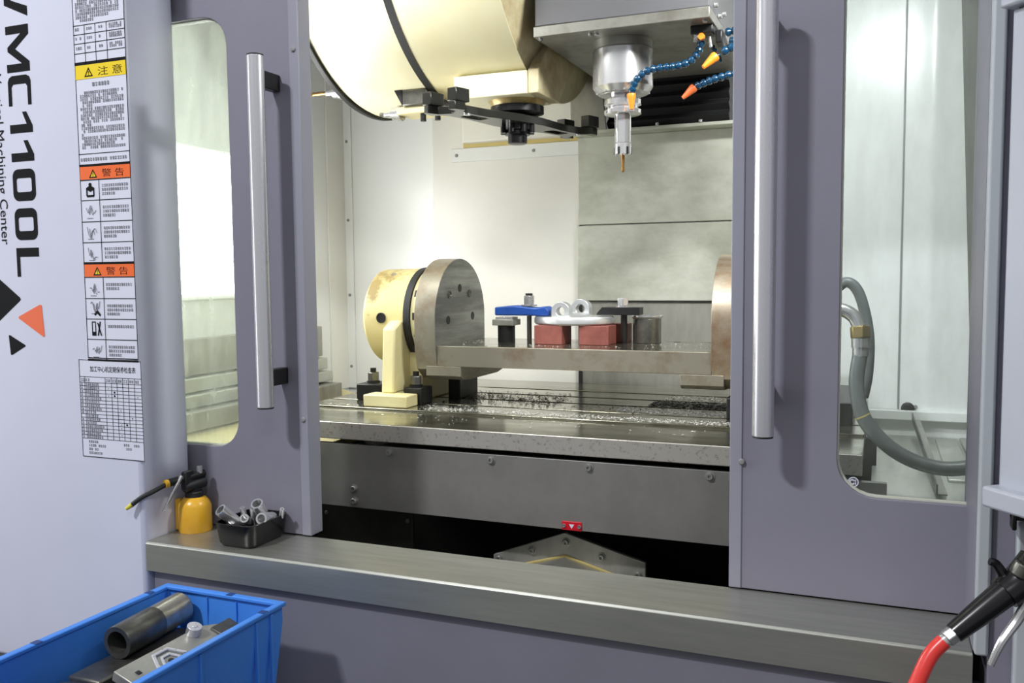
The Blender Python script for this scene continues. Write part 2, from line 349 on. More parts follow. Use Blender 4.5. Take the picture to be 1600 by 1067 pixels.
# =================================================================== WHITE PANEL with stickers
wp = thing('machine_cabinet', 'tall white machine cabinet front with black lettering and warning stickers', 'machine cabinet', (-1.9, 1.47, .535))
MB().box(-2.75, -1.412, 1.405, 1.545, .535, 2.5).build('panel_body', M_white, wp, .010, seg=4)
YF = 1.4042
def zl(y): return 1.847-(y-110)*.001372
H = .067
def letter(polys, zs):
    mb = MB()
    for outer, holes in polys: mb.holed(outer, holes, (-1.743, YF, zs), -Z, X, Y*.0006)
    return mb.build('letter', M_ink, wp, smooth=False)
letter([([(0,H),(.020,H),(.037,.018),(.054,H),(.074,H),(.046,0),(.028,0)], [])], zl(-22))
letter([([(0,0),(0,H),(.020,H),(.0485,.026),(.077,H),(.097,H),(.097,0),(.080,0),(.080,.045),(.053,.004),(.044,.004),(.017,.045),(.017,0)], [])], zl(44))
letter([([(.012,0),(.063,0),(.063,.010),(.024,.010),(.018,.015),(.018,.052),(.024,.057),(.063,.057),(.063,H),(.012,H),(.004,.063),(0,.054),(0,.013),(.004,.004)], [])], zl(120))
for y in (176, 220): letter([([(.026,0),(.044,0),(.044,H),(.030,H),(0,.050),(0,.038),(.026,.050)], [])], zl(y))
for y in (264, 325): letter([(rrect(0,.068,0,H,.016,5), [rrect(.019,.049,.011,H-.011,.005,3)])], zl(y))
letter([([(0,0),(.062,0),(.062,.010),(.019,.010),(.019,H),(0,H)], [])], zl(387))
text_mesh('Vertical Machining Center', .034, M_ink, 'lettering', wp, (-1.786, YF, 1.842), -Z, X, 1.02)
def rtri(pts, m, r=.006):
    c = Vector((sum(p[0] for p in pts)/3, sum(p[1] for p in pts)/3)); out = []
    for i in range(3):
        p = Vector(pts[i]); a = (Vector(pts[i-1])-p).normalized(); b = (Vector(pts[(i+1) % 3])-p).normalized()
        out += [p+a*r, p+(a+b)*(r*.28), p+b*r]
    MB().prism([tuple(p) for p in out], (0,YF,0), X, Z, Y*.0006).build('logo_triangle', m, wp, smooth=False)
rtri([(-1.735,1.356),(-1.818,1.412),(-1.818,1.300)], M_ink)
rtri([(-1.750,1.316),(-1.676,1.346),(-1.670,1.272)], M_logo)
rtri([(-1.780,1.278),(-1.728,1.254),(-1.776,1.231)], M_ink, .004)
# main warning sticker
def frame(mb, x0, x1, z0, z1, t, y=YF-.0004):
    mb.box(x0,x1,y,YF,z0,z0+t).box(x0,x1,y,YF,z1-t,z1).box(x0,x0+t,y,YF,z0,z1).box(x1-t,x1,y,YF,z0,z1)
def scribble(mb, x0, x1, z, h, dens=.9):
    """a row of illegible printed marks"""
    x = x0
    while x < x1-h:
        if random.random() < dens:
            w = h*random.uniform(.65, .9)
            mb.box(x, x+w, YF-.0004, YF, z+h*.78, z+h*.92).box(x, x+w, YF-.0004, YF, z+h*.06, z+h*.2).box(x+w*random.uniform(.1,.6), x+w*.75, YF-.0004, YF, z, z+h)
            if random.random() < .6: mb.box(x, x+w, YF-.0004, YF, z+h*.42, z+h*.56)
        x += h*1.08
SX0, SX1 = -1.547, -1.408; SW = SX1-SX0
s1 = MB().box(SX0, SX1, YF, 1.405, 1.232, 2.06).build('warning_sticker', M_stick, wp, smooth=False)
tag(s1, 'tall sticker with yellow and orange warning headings')
YF -= .0004
mb = MB(); frame(mb, SX0, SX1, 1.232, 2.06, .0016)
def zy(y): return 1.837-(y-103)*.001308 if y < 280 else 1.6055-(y-280)*.00134
mb.box(SX0, SX1, YF-.0004, YF, zy(103)-.0005, zy(103)+.006)
for y in (282, 313, 346, 378): mb.box(SX0, SX1, YF-.0004, YF, zy(y)-.0007, zy(y)+.0007)
mb.box(SX0, SX1, YF-.0004, YF, zy(261), zy(261)+.005).box(SX0, SX1, YF-.0004, YF, zy(412), zy(412)+.005).box(SX0, SX1, YF-.0004, YF, zy(563), zy(563)+.004)
for y in (432, 465, 497, 529): mb.box(SX0, SX1, YF-.0004, YF, zy(y)-.0007, zy(y)+.0007)
XD = SX0+SW*.375
mb.box(XD-.0006, XD+.0006, YF-.0004, YF, zy(411), zy(281)).box(XD-.0006, XD+.0006, YF-.0004, YF, zy(562), zy(432))
mb.box(SX0, SX1, YF-.0004, YF, zy(241)-.0006, zy(241)+.0006)
for y in (42, 56, 70, 85): mb.box(SX0, SX1, YF-.0004, YF, zy(y)-.0006, zy(y)+.0006)
for q in (.22, .43, .65): mb.box(SX0+SW*q-.0005, SX0+SW*q+.0005, YF-.0004, YF, zy(103), zy(42))
mb.build('ruling', M_ink, s1, smooth=False)
mb = MB(); mb.box(SX0+.0016, SX1-.0016, YF-.0003, YF, zy(125), zy(103)); mb.build('yellow_heading', M_syel, s1, smooth=False)
mb = MB(); mb.box(SX0+.0016, SX1-.0016, YF-.0003, YF, zy(281), zy(261)); mb.build('orange_heading', M_sor, s1, smooth=False)
mb = MB(); mb.box(SX0+.0016, SX1-.0016, YF-.0003, YF, zy(431), zy(412)); mb.build('orange_heading', M_sor, s1, smooth=False)
YF -= .0004
mb = MB(); mb.box(SX0, SX1, YF-.0002, YF, zy(125)-.0004, zy(125)+.0004)
text_mesh('注 意', .0195, M_ink, 'heading_text', s1, (SX0+SW*.44, YF, zy(121)), X, Z, 1.55)
text_mesh('警 告', .0175, M_ink, 'heading_text', s1, (SX0+SW*.44, YF, zy(277)), X, Z, 1.55)
text_mesh('警 告', .0175, M_ink, 'heading_text', s1, (SX0+SW*.44, YF, zy(427)), X, Z, 1.55)
def warn(cx, z0, h, fill):
    w = h*.62
    a = [(cx-w,z0),(cx+w,z0),(cx,z0+h)]; b = [(cx-w*.66,z0+h*.13),(cx+w*.66,z0+h*.13),(cx,z0+h*.76)]
    MB().holed(a, [b], (0,YF-.0003,0), X, Z, Y*.0003).box(cx-.0009,cx+.0009,YF-.0003,YF,z0+h*.32,z0+h*.6).box(cx-.0009,cx+.0009,YF-.0003,YF,z0+h*.18,z0+h*.26).build('warning_triangle', M_ink, s1, smooth=False)
    if fill: MB().prism(a, (0,YF,0), X, Z, Y*.0002).build('triangle_fill', M_syel, s1, smooth=False)
warn(SX0+SW*.27, zy(122), .019, False); warn(SX0+SW*.27, zy(279), .018, True); warn(SX0+SW*.27, zy(429), .018, True)
mb = MB()
for k in range(6): scribble(mb, SX0+.008+.006*(k == 0), SX1-.008-.03*(k == 5), zy(6+k*5.2), .0052)
scribble(mb, SX0+.02, SX0+.06, zy(37), .005)
for y in (49, 63, 78): 
    scribble(mb, SX0+.005, SX0+SW*.2, zy(y+1), .0055); scribble(mb, SX0+SW*.26, SX0+SW*.4, zy(y+1), .005); scribble(mb, SX0+SW*.5, SX0+SW*.58, zy(y+1), .005)
    for q in range(2): scribble(mb, SX0+SW*.70, SX1-.008, zy(y-1+q*4), .0045)
scribble(mb, SX0+SW*.33, SX0+SW*.72, zy(137), .0075, 1)
for k in range(18):
    scribble(mb, SX0+.011+(.006 if k % 3 == 0 else 0), SX1-.006-(random.random()*.03 if k % 3 == 1 else 0)-(.085 if k in (4, 10, 13) else 0), zy(148+k*5.0), .0052)
scribble(mb, SX0+.005, SX1-.005, zy(252), .0062)
for r0, n in ((296, 3), (329, 3), (361, 3), (393, 3), (448, 2), (481, 3), (513, 1), (545, 3)):
    for k in range(n): scribble(mb, XD+.008, SX1-.008-(.035 if k == n-1 and n > 1 else 0), zy(r0-6+k*6.3+3), .0055, 1)
mb.build('printed_text', M_grey_ink, s1, smooth=False)['kind'] = 'stuff'
# pictograms
mb = MB(); cx = SX0+SW*.2
mb.prism(circ(cx, zy(289), .004, 10), (0,YF-.0003,0), X, Z, Y*.0003)
mb.prism([(cx-.011,zy(306)),(cx-.011,zy(294)),(cx-.003,zy(291)),(cx+.003,zy(291)),(cx+.011,zy(294)),(cx+.011,zy(306)),(cx+.008,zy(306)),(cx+.008,zy(297)),(cx,zy(300)),(cx-.008,zy(297)),(cx-.008,zy(306))], (0,YF-.0003,0), X, Z, Y*.0003)
mb.box(cx-.010,cx+.010,YF-.0003,YF,zy(308),zy(305))
mb.build('pictogram', M_ink, s1, smooth=False); mb = MB()
mb.prism([(cx-.004,zy(489)),(cx+.006,zy(483)),(cx+.014,zy(490)),(cx+.012,zy(493)),(cx+.004,zy(488)),(cx-.002,zy(492))], (0,YF-.0003,0), X, Z, Y*.0003)
mb.build('pictogram', M_ink, s1, smooth=False); mb = MB()
frame(mb, cx-.012, cx-.001, zy(523), zy(501), .0018, YF-.0003)
mb.prism([(cx+.003,zy(523)),(cx+.010,zy(501)),(cx+.013,zy(501)),(cx+.006,zy(523))], (0,YF-.0003,0), X, Z, Y*.0003)
mb.prism([(cx+.012,zy(523)),(cx+.003,zy(503)),(cx+.006,zy(503)),(cx+.015,zy(523))], (0,YF-.0003,0), X, Z, Y*.0003)
mb.box(cx-.012,cx-.003,YF-.0003,YF,zy(522),zy(517))
mb.build('pictogram', M_ink, s1, smooth=False)
mb = MB()
for y in (329, 361, 394, 449, 477, 545):
    mb = MB()
    pts = [(cx-.013+.026*k/6, YF-.0002, zy(y)+random.uniform(-.011,.011)) for k in range(7)]
    mb.tube(pts, .0006, 4, 3); mb.tube([(a[0]*.5+cx*.5, a[1], a[2]-.004) for a in pts], .0006, 4, 3)
    mb.box(cx-.012, cx+.004, YF-.0003, YF, zy(y+12), zy(y+11))
    mb.build('pictogram', M_grey_ink, s1, smooth=False)
MB().prism(circ(SX0+SW*.33, 1.983, .008, 7), (0,YF-.0003,0), X, Z, Y*.0003).build('green_mark', M_green, s1, smooth=False)
YF = 1.4042
# checklist sticker
CX0, CX1, CZ0, CZ1 = -1.574, -1.402, 1.020, 1.2285; CW = CX1-CX0
s2 = MB().box(CX0, CX1, YF-.0001, 1.405, CZ0, CZ1).build('checklist_sticker', M_stick, wp, smooth=False)
tag(s2, 'white maintenance checklist sticker with ruled table')
YF -= .0005
mb = MB(); frame(mb, CX0, CX1, CZ0, CZ1, .0014)
zt, zb = 1.192, 1.060; rows = [zt-.012-(zt-.012-zb)*k/16 for k in range(17)]
for z in [zt]+rows: mb.box(CX0, CX1, YF-.0003, YF, z-.0004, z+.0004)
cols = [.085, .42, .52, .61, .70, .79, .885]
for q in cols: mb.box(CX0+CW*q-.0004, CX0+CW*q+.0004, YF-.0003, YF, zb, zt)
mb.build('ruling', M_ink, s2, smooth=False)
text_mesh('加工中心机定期保养检查表', .0135, M_ink, 'heading_text', s2, (CX0+CW*.18, YF-.0002, 1.204), X, Z, .78)
mb = MB()
for k in range(16):
    z = rows[k+1]+.0014
    scribble(mb, CX0+.004, CX0+.012, z, .0046); scribble(mb, CX0+CW*.1, CX0+CW*random.uniform(.27,.41), z, .005, 1)
for q in [.02]+[c+.01 for c in cols]: scribble(mb, CX0+CW*q, CX0+CW*q+.014, zt-.0095, .006, 1)
for (x, z) in ((.05,1.051),(.05,1.043),(.05,1.035),(.05,1.027),(.62,1.049),(.62,1.041)):
    scribble(mb, CX0+CW*x, CX0+CW*(x+.02), z, .004); scribble(mb, CX0+CW*(x+.06), CX0+CW*(x+.06+random.uniform(.08,.3)), z, .005)
for k in range(9): 
    q = random.choice(cols[1:]); z = random.choice(rows[1:])+.002; mb.prism(circ(CX0+CW*(q+.045), z+.0015, .0014, 6), (0,YF-.0003,0), X, Z, Y*.0003)
mb.build('printed_text', M_grey_ink, s2, smooth=False)['kind'] = 'stuff'
for q, k in ((.565, 2), (.565, 3), (.745, 11)): MB().prism(circ(CX0+CW*q, (rows[k]+rows[k+1])/2, .0022, 8), (0,YF-.0003,0), X, Z, Y*.0003).build('check_dot', M_ink, s2, smooth=False)

# =================================================================== TABLE, APRON, COVERS
tb = thing('machine_table', 'oily steel machine table with lengthwise T-slots', 'machine table', (-.74, 2.3, .998))
MB().box(-1.46, -.025, 1.86, 2.74, .998, 1.026).build('table_base', M_dark, tb)
MB().box(-1.46, -.025, 1.85, 2.048, 1.000, 1.042).build('front_ledge', M_tabfront, tb, .002)
MB().box(-1.459, -.026, 1.852, 2.046, 1.042, 1.0425).build('oil_film', M_table, tb)
ys = [2.050, 2.161, 2.179, 2.286, 2.304, 2.411, 2.429, 2.536, 2.554, 2.74]
for a, b in zip(ys[::2], ys[1::2]): MB().box(-1.46, -.025, a, b, 1.0265, 1.048).build('table_rib', M_table, tb, .0015)
ap = thing('apron_cover', 'stainless steel front cover plate below the machine table', 'cover plate', (-.74, 1.87, .829))
MB().box(-1.50, .02, 1.862, 1.876, .829, .987).build('cover_sheet', M_apron, ap, .0015)
for x, z in ((-1.087,.978),(-.82,.978),(-.585,.978),(-.321,.979),(-1.19,.877),(-1.19,.846)):
    inst(SCREW, 'screw', (x, 1.862, z-.004 if z > .9 else z), ap)
bd = thing('badge', 'small red badge with pale triangle on apron cover bottom edge', 'badge', (-.625, 1.862, .838))
MB().box(-.648, -.602, 1.859, 1.862, .829, .849).build('badge_plate', M_badge, bd, .001)
MB().prism([(-.631,.843),(-.619,.843),(-.625,.833)], (0,1.8586,0), X, Z, Y*.0006).build('triangle', M_stick, bd, smooth=False)
for x in (-.643, -.607): MB().lathe((x,1.859,.839), -Y, [(.0042,0),(.0042,.003),(.002,.003),(.002,.001),(0,.001)], 12).build('screw', M_chromes, bd)
# gabled way cover under the table
gc = thing('way_cover', 'roof-shaped steel way cover with bolted flange below the table', 'way cover', (-.67, 1.9, .58))
G = [(-.856,.722),(-.672,.795),(-.480,.744),(-.480,.58),(-.856,.58)]
Gi = [(-.800,.698),(-.672,.737),(-.540,.702),(-.540,.585),(-.800,.585)]
MB().prism(G, (0,1.95,0), X, Z, Y*.012).build('flange', M_steel, gc, .002)
MB().prism(Gi, (0,1.68,0), X, Z, Y*.27).build('roof_sheet', M_steel, gc, .002)
MB().tube([(-.800,1.949,.700),(-.672,1.949,.739),(-.540,1.949,.704)], .004, 6, 1).build('sealant_bead', M_caulk, gc)
for x, z in ((-.841,.716),(-.754,.745),(-.669,.774),(-.583,.748),(-.497,.716)): inst(SCREW, 'screw', (x, 1.95, z-.002), gc)
lp = thing('guard_plate', 'dark bolted plate in the shadow below the apron cover', 'plate', (-1.25, 2.0, .58))
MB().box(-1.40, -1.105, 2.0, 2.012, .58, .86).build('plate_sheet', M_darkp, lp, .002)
for x in (-1.367, -1.119): inst(SCREWS, 'screw', (x, 2.0, .766), lp)
# column cover at the back
cc = thing('column_cover', 'stainless sliding cover plates on the back wall behind the spindle', 'way cover', (-.64, 2.78, 1.0))
MB().box(-.905, -.31, 2.772, 2.788, 1.556, 1.832).build('cover_plate', M_cover, cc, .002)
MB().box(-.905, -.31, 2.764, 2.788, 1.312, 1.552).build('cover_plate', M_cover, cc, .002)
MB().box(-.895, -.31, 2.776, 2.788, 1.0, 1.308).build('cover_plate', M_steel, cc, .002)
MB().box(-.905, -.893, 2.77, 2.788, 1.0, 1.308).build('side_gap', M_rubber, cc)
MB().box(-.905, -.30, 2.70, 2.79, 1.832, 1.842).build('top_ledge', M_cover, cc, .001)
for x in (-.885, -.63, -.50): MB().cyl((x,2.70,1.842),(x,2.70,1.850),.006).build('screw', M_chromes, cc)
bl = thing('bellows', 'black bellows cover on the column behind the spindle', 'bellows', (-.6, 2.72, 1.845))
MB().box(-.79, -.42, 2.73, 2.79, 1.842, 2.3).build('bellows_back', M_bellow, bl)
for k in range(9): MB().prism([(0,0),(-.022,.016),(0,.032)], (-.79,2.73,1.846+k*.033), Y, Z, X*.37).build('fold', M_bellow, bl)
cg = tag(MB().prism([(-.905,1.842),(-.79,1.842),(-.80,1.95),(-.72,2.15),(-.905,2.15)], (0,2.70,0), X, Z, Y*.01).build('column_guard', M_steel, None, .001), 'grey sheet metal guard beside the black bellows', 'guard')

# =================================================================== ROTARY TABLE + TRUNNION FIXTURE
YC, ZC = 2.305, 1.282
rtb = thing('rotary_table', 'cream rotary indexer standing on machine table at the left', 'rotary indexer', (-1.21, 2.3, 1.048))
MB().lathe((-1.355,YC,ZC), X, [(0,0),(.118,0),(.135,.014),(.137,.14),(0,.14)], 56).build('housing', M_creamdk, rtb, .002)
MB().lathe((-1.215,YC,ZC), X, [(0,0),(.140,0),(.140,.020),(0,.020)], 56).build('seal_ring', M_rubber, rtb, .001)
MB().lathe((-1.195,YC,ZC), X, [(0,0),(.134,0),(.134,.028),(0,.028)], 56).build('collar', M_cream, rtb, .001)
for a in (178, 150, 120, 205):
    t = math.radians(a); MB().obox((-1.181, YC+.133*math.cos(t), ZC+.133*math.sin(t)), X, (0,-math.sin(t),math.cos(t)), (0,math.cos(t),math.sin(t)), .007, .010, .002).build('collar_notch', M_rubber, rtb)
MB().box(-1.285, -1.152, 2.065, 2.128, 1.048, 1.080).build('foot', M_cream, rtb, .003)
MB().prism([(2.108,1.080),(2.122,1.255),(2.160,1.275),(2.24,1.275),(2.24,1.080)], (-1.254,0,0), Y, Z, X*.038).build('rib', M_cream, rtb, .005)
MB().box(-1.290, -1.180, 2.205, 2.44, 1.048, 1.235).build('pedestal', M_cream, rtb, .006)
MB().lathe((-1.285,YC-.1352,ZC), -Y, [(.0145,0),(.0145,.004),(.011,.004),(.010,.002),(0,.002)], 18).build('plug_screw', M_black, rtb)
MB().lathe((-1.285,YC-.06,ZC+.116), (0,-.5,1), [(.008,0),(.008,.006),(.004,.006),(.004,.002),(0,.002)], 14).build('plug_screw', M_chromes, rtb)
def foot_clamp(label, x0, x1, y0, y1):
    c = thing('hold_down_clamp', label, 'clamp', ((x0+x1)/2, (y0+y1)/2, 1.048), 'hold-down clamps at the indexer foot')
    MB().box(x0, x1, y0, y1, 1.048, 1.094).build('clamp_block', M_black, c, .003)
    cx, cy = (x0+x1)/2-.006, (y0+y1)/2
    MB().cyl((cx,cy,1.094),(cx,cy,1.099),.019).build('washer', M_black, c)
    MB().hexn((cx,cy,1.099),(cx,cy,1.124),.0165).build('nut', M_gun, c, .002)
    MB().cyl((cx,cy,1.124),(cx,cy,1.136),.0085).build('stud', M_black, c)
    return c
foot_clamp('black step clamp with hex nut left of the cream indexer foot', -1.372, -1.294, 2.17, 2.25)
foot_clamp('black clamp with nut right of the cream indexer foot, below the steel disc', -1.198, -1.143, 2.132, 2.198)
sb = tag(MB().box(-1.135, -1.10, 2.28, 2.40, 1.048, 1.112).box(-1.10, -1.098, 2.28, 2.40, 1.048, 1.112).build('stop_block', M_black, None, .002), 'black stop block in the shadow below the left steel disc', 'block')
fx = thing('trunnion_fixture', 'rusty steel trunnion fixture bridging between two end discs', 'fixture', (-.74, 2.3, 1.12))
R = .163
ARCH = [(YC+R*math.cos(t), ZC+R*math.sin(t)) for t in [PI*k/40 for k in range(41)]]+[(YC-R,1.20),(YC-R+.012,1.145),(YC-R+.045,1.118),(YC-R+.08,1.114),(YC+R-.08,1.114),(YC+R-.045,1.118),(YC+R-.012,1.145),(YC+R,1.20)]
dl = MB().prism(ARCH, (-1.167,0,0), Y, Z, X*.063).build('end_disc', M_rust, fx, .001)
MB().prism([(YC+(a-YC)*.994, ZC+(b-ZC)*.994) for a, b in ARCH], (-1.1042,0,0), Y, Z, X*.0008).build('disc_face', M_discface, dl)
for y, z in ((2.298,1.362),(2.222,1.275),(2.382,1.280)): MB().lathe((-1.1036,y,z), X, [(.0115,0),(.0115,.0008),(0,.0008)], 16).build('bolt_hole', M_rubber, dl)
for y, z in ((2.232,1.3455),(2.362,1.346)): MB().lathe((-1.1036,y,z), X, [(.0105,0),(.0105,.003),(.008,.003),(.006,.001),(0,.001)], 16).build('bolt', M_gun, dl)
def seg(cut, r, n=24):
    a0 = math.asin(min(1, cut/r)); return [(YC+r*math.cos(t), ZC-r*math.sin(t)) for t in [a0+(PI-2*a0)*k/n for k in range(n+1)]]
SEG = [(2.1505,1.1538),(2.1505,1.128),(2.168,1.117),(2.21,1.114),(2.40,1.114),(2.435,1.120),(2.459,1.138),(2.459,1.1538)]
MB().prism(SEG, (-1.137,0,0), Y, Z, X*.104).build('lower_segment', M_rust, fx, .001)
MB().prism(SEG, (-.445,0,0), Y, Z, X*.105).build('lower_segment', M_rust, fx, .001)
MB().box(-1.1035, -.369, 2.150, 2.462, 1.154, 1.209).build('bridge_plate', M_rust, fx, .0015)
MB().box(-1.1034, -.3695, 2.152, 2.460, 1.209, 1.2095).build('ground_top', M_table, fx)
MB().prism(ARCH, (-.369,0,0), Y, Z, X*.11).build('end_disc', M_rustdisc, fx, .001)
for k in range(26):
    x = random.uniform(-1.08,-.40); y = random.choice((2.17,2.19,2.44)); MB().lathe((x,y,1.2095), Z, [(.005,0),(.005,.0004),(0,.0004)], 10).build('tapped_hole', M_rubber, fx) if k < 10 else None
ts = thing('tailstock', 'black tailstock supporting the right steel disc, seen through right window', 'tailstock', (-.15, 2.3, 1.048))
MB().box(-.335, -.052, 2.16, 2.50, 1.048, 1.10).build('base_block', M_black, ts, .003)
MB().prism([(2.18,1.10),(2.22,1.30),(2.39,1.30),(2.43,1.10)], (-.245,0,0), Y, Z, X*.15).build('body', M_black, ts, .006)
MB().lathe((-.258,YC,ZC), X, [(0,0),(.10,0),(.10,.14),(.08,.16),(0,.16)], 40).build('bearing_housing', M_cream, ts, .002)

# =================================================================== CLAMPS + WORKPIECE on the plate
ZP = 1.2096
bc = thing('strap_clamp', 'blue strap clamp with stud and nut left of the workpiece', 'clamp', (-.925, 2.33, ZP), 'strap clamps on the fixture plate')
MB().prism([(-1.000,1.2845),(-.925,1.2845),(-.838,1.2845),(-.838,1.300),(-.850,1.311),(-.880,1.307),(-.945,1.313),(-1.000,1.308)], (0,2.305,0), X, Z, Y*.05).build('clamp_bar', M_bluecl, bc, .004)
MB().cyl((-.905,2.33,ZP),(-.905,2.33,1.283),.0068).build('stud', M_gun, bc)
MB().cyl((-.905,2.33,1.311),(-.905,2.33,1.3145),.0225).build('washer', M_chromes, bc)
MB().hexn((-.905,2.33,1.3145),(-.905,2.33,1.340),.0155).build('nut', M_chromes, bc, .0015)
MB().cyl((-.905,2.33,1.340),(-.905,2.33,1.346),.010).build('stud_tip', M_black, bc)
sp = thing('jack_support', 'black jack support with square steel head under the blue clamp', 'support', (-.975, 2.325, ZP))
MB().cyl((-.972,2.325,ZP),(-.972,2.325,1.257),.0245,seg=32).build('column', M_black, sp, .001)
MB().box(-1.004, -.940, 2.296, 2.354, 1.257, 1.274).build('square_head', M_steel, sp, .002)
MB().box(-.996, -.946, 2.303, 2.347, 1.274, 1.2805).build('pad', M_chromes, sp, .001)
kc = thing('strap_clamp', 'black strap clamp with chamfered tip right of the workpiece', 'clamp', (-.645, 2.36, ZP), 'strap clamps on the fixture plate')
MB().prism([(-.712,1.287),(-.593,1.287),(-.593,1.308),(-.697,1.308),(-.712,1.291)], (0,2.338,0), X, Z, Y*.045).build('clamp_bar', M_black, kc, .0015)
MB().cyl((-.641,2.36,ZP),(-.641,2.36,1.287),.0085).build('stud', M_black, kc)
MB().cyl((-.644,2.36,1.308),(-.644,2.36,1.312),.019).build('washer', M_chromes, kc)
MB().hexn((-.644,2.36,1.312),(-.644,2.36,1.333),.0165).build('nut', M_chromes, kc, .0015)
cup = thing('bushing', 'dark flanged steel bushing standing right of the black clamp', 'bushing', (-.587, 2.40, ZP))
MB().lathe((-.587,2.40,ZP), Z, [(0,0),(.0385,0),(.0385,.066),(.034,.066),(.034,.01),(0,.01)], 40).build('sleeve', M_gun, cup, .001)
MB().lathe((-.587,2.40,ZP+.066), Z, [(.034,0),(.0385,0),(.043,.005),(.043,.009),(.034,.009),(.034,0)], 40).build('flange', M_chromes, cup)
for nm, (x0, x1, y0, y1) in (('red painted parallel block under the left side of the workpiece', (-.866,-.786,2.265,2.345)), ('red painted parallel block under the right side of the workpiece', (-.742,-.660,2.275,2.350)),
     ('red painted block behind the other two, beside the black stud', (-.700,-.640,2.385,2.44))):
    o = MB().box(x0, x1, y0, y1, ZP, 1.2605).build('support_block', M_red, None, .0015); tag(o, nm, 'block', 'red support blocks')
wk = thing('workpiece', 'silver aluminium disc workpiece with two drilled lugs', 'workpiece', (-.775, 2.345, 1.261))
MB().lathe((0,0,0), Z, [(0,0),(.96,0),(1,.16),(1,.84),(.97,1),(0,1)], 64).v
m_ = MB().lathe((0,0,0), Z, [(0,0),(.95,0),(1,.2),(1,.75),(.97,1),(0,1)], 64); m_.v = [Vector((-.778+v.x*.113, 2.345+v.y*.085, 1.261+v.z*.022)) for v in m_.v]
m_.build('disc', M_cast, wk)
m_ = MB().lathe((0,0,0), Z, [(0,0),(1,0),(.55,1),(0,1)], 48); m_.v = [Vector((-.772+v.x*.046, 2.350+v.y*.062, 1.282+v.z*.010)) for v in m_.v]
m_.build('raised_web', M_cast, wk)
def lug(cx, y, zc, r):
    out = [(cx-r,1.281)]+[(cx-r*math.cos(t), zc+r*math.sin(t)) for t in [PI*k/16 for k in range(17)]]+[(cx+r,1.281)]
    MB().holed(out, [circ(cx, zc, r*.47, 18)], (0,y,0), X, Z, Y*.030).build('lug', M_cast, wk, .0015)
lug(-.803, 2.300, 1.298, .026); lug(-.772, 2.378, 1.302, .027)

# =================================================================== SPINDLE HEAD
hd = thing('spindle_head', 'grey spindle head box with steel spindle nose hanging above the table', 'spindle head', (-.585, 2.4, 1.978))
MB().box(-.797, -.372, 2.105, 2.69, 2.004, 2.68).build('head_body', mat('head_grey_paint', (102, 102, 105), .4, var=.06, scale=4), hd, .003)
MB().box(-.799, -.370, 2.100, 2.69, 1.978, 2.003).build('bottom_plate', mat('head_bottom_steel', (150, 149, 142), .38, .5, rgb2=(112, 108, 98), scale=9, thresh=(.45, .75)), hd, .002)
SPX, SPY = -.610, 2.236
MB().lathe((SPX,SPY,1.978), -Z, [(0,0),(.0735,0),(.0735,.022),(.0755,.024),(.0755,.114),(.064,.129),(.056,.130),(.056,.1315),(0,.1315)], 48).build('spindle_nose', M_chromes, hd, .001)
MB().lathe((SPX,SPY,1.9779), -Z, [(.0740,0),(.0740,.021)], 48).build('nose_band', M_steel, hd)
for a in range(0, 360, 45):
    t = math.radians(a+20); MB().cyl((SPX+.063*math.cos(t),SPY+.063*math.sin(t),1.856),(SPX+.063*math.cos(t),SPY+.063*math.sin(t),1.849),.005,seg=10).build('nose_screw', M_chromes, hd)
for x, y in ((-.785,2.115),(-.660,2.122),(-.645,2.124),(-.385,2.12),(-.385,2.3)): MB().cyl((x,y,1.978),(x,y,1.972),.0055,seg=10).build('plate_screw', M_chromes, hd)
for y, z in ((2.16,2.02),(2.28,2.03),(2.22,1.99+.02)): MB().cyl((-.370,y,z),(-.362,y,z),.006,seg=10).build('side_screw', M_chromes, hd)
th = thing('tool_holder', 'steel tool holder with collet chuck and end mill in the spindle', 'tool holder', (SPX, SPY, 1.66))
MB().lathe((SPX,SPY,1.846), -Z, [(0,0),(.034,0),(.034,.010),(.046,.012),(.0465,.024),(.038,.028),(.038,.032),(.0465,.037),(.0465,.046),(.043,.048),(0,.048)], 44).build('flange', M_chrome, th)
MB().lathe((SPX,SPY,1.798), -Z, [(0,0),(.0215,0),(.0205,.070),(0,.070)], 32).build('chuck_body', M_chrome, th)
nb = MB().lathe((SPX,SPY,1.728), -Z, [(0,0),(.0195,.0005),(.0215,.003),(.0215,.028),(.019,.031),(0,.031)], 32).build('collet_nut', M_chromes, th)
for k in range(6):
    t = PI/3*k+.3; MB().obox((SPX+.0214*math.cos(t),SPY+.0214*math.sin(t),1.708), (math.cos(t),math.sin(t),0), (-math.sin(t),math.cos(t),0), Z, .001, .003, .009).build('nut_slot', M_black, nb)
MB().lathe((SPX,SPY,1.698), -Z, [(0,0),(.0046,0),(.0046,.018),(.0040,.018),(.0045,.040),(0,.044)], 14).build('end_mill', M_gold, th)
# coolant hoses of blue links
def link_hose(name, label, pts, tip, mnoz, r=.0096):
    h = thing(name, label, 'coolant hose', pts[0], 'segmented coolant hoses at the spindle head')
    path = smooth_path(pts, 12); mb = MB(); acc = 0; last = path[0]; step = r*1.45; marks = [path[0]]
    for p in path[1:]:
        acc += (p-last).length; last = p
        if acc >= step: marks.append(p); acc = 0
    for a, b in zip(marks, marks[1:]):
        d = b-a; q = d.length
        mb.lathe(a, d, [(r*.55,0),(r*.9,q*.15),(r*1.05,q*.45),(r*.9,q*.75),(r*.6,q),(0,q)], 12)
    mb.build('links', M_hoseblue, h)
    e = Vector(pts[-1]); t = Vector(tip); d = t-e; n = d.length
    MB().lathe(e, d, [(0,0),(r*1.05,0),(r*1.15,n*.1),(r*1.0,n*.3),(r*.5,n),(0,n)], 16).build('nozzle', mnoz, h)
    return h
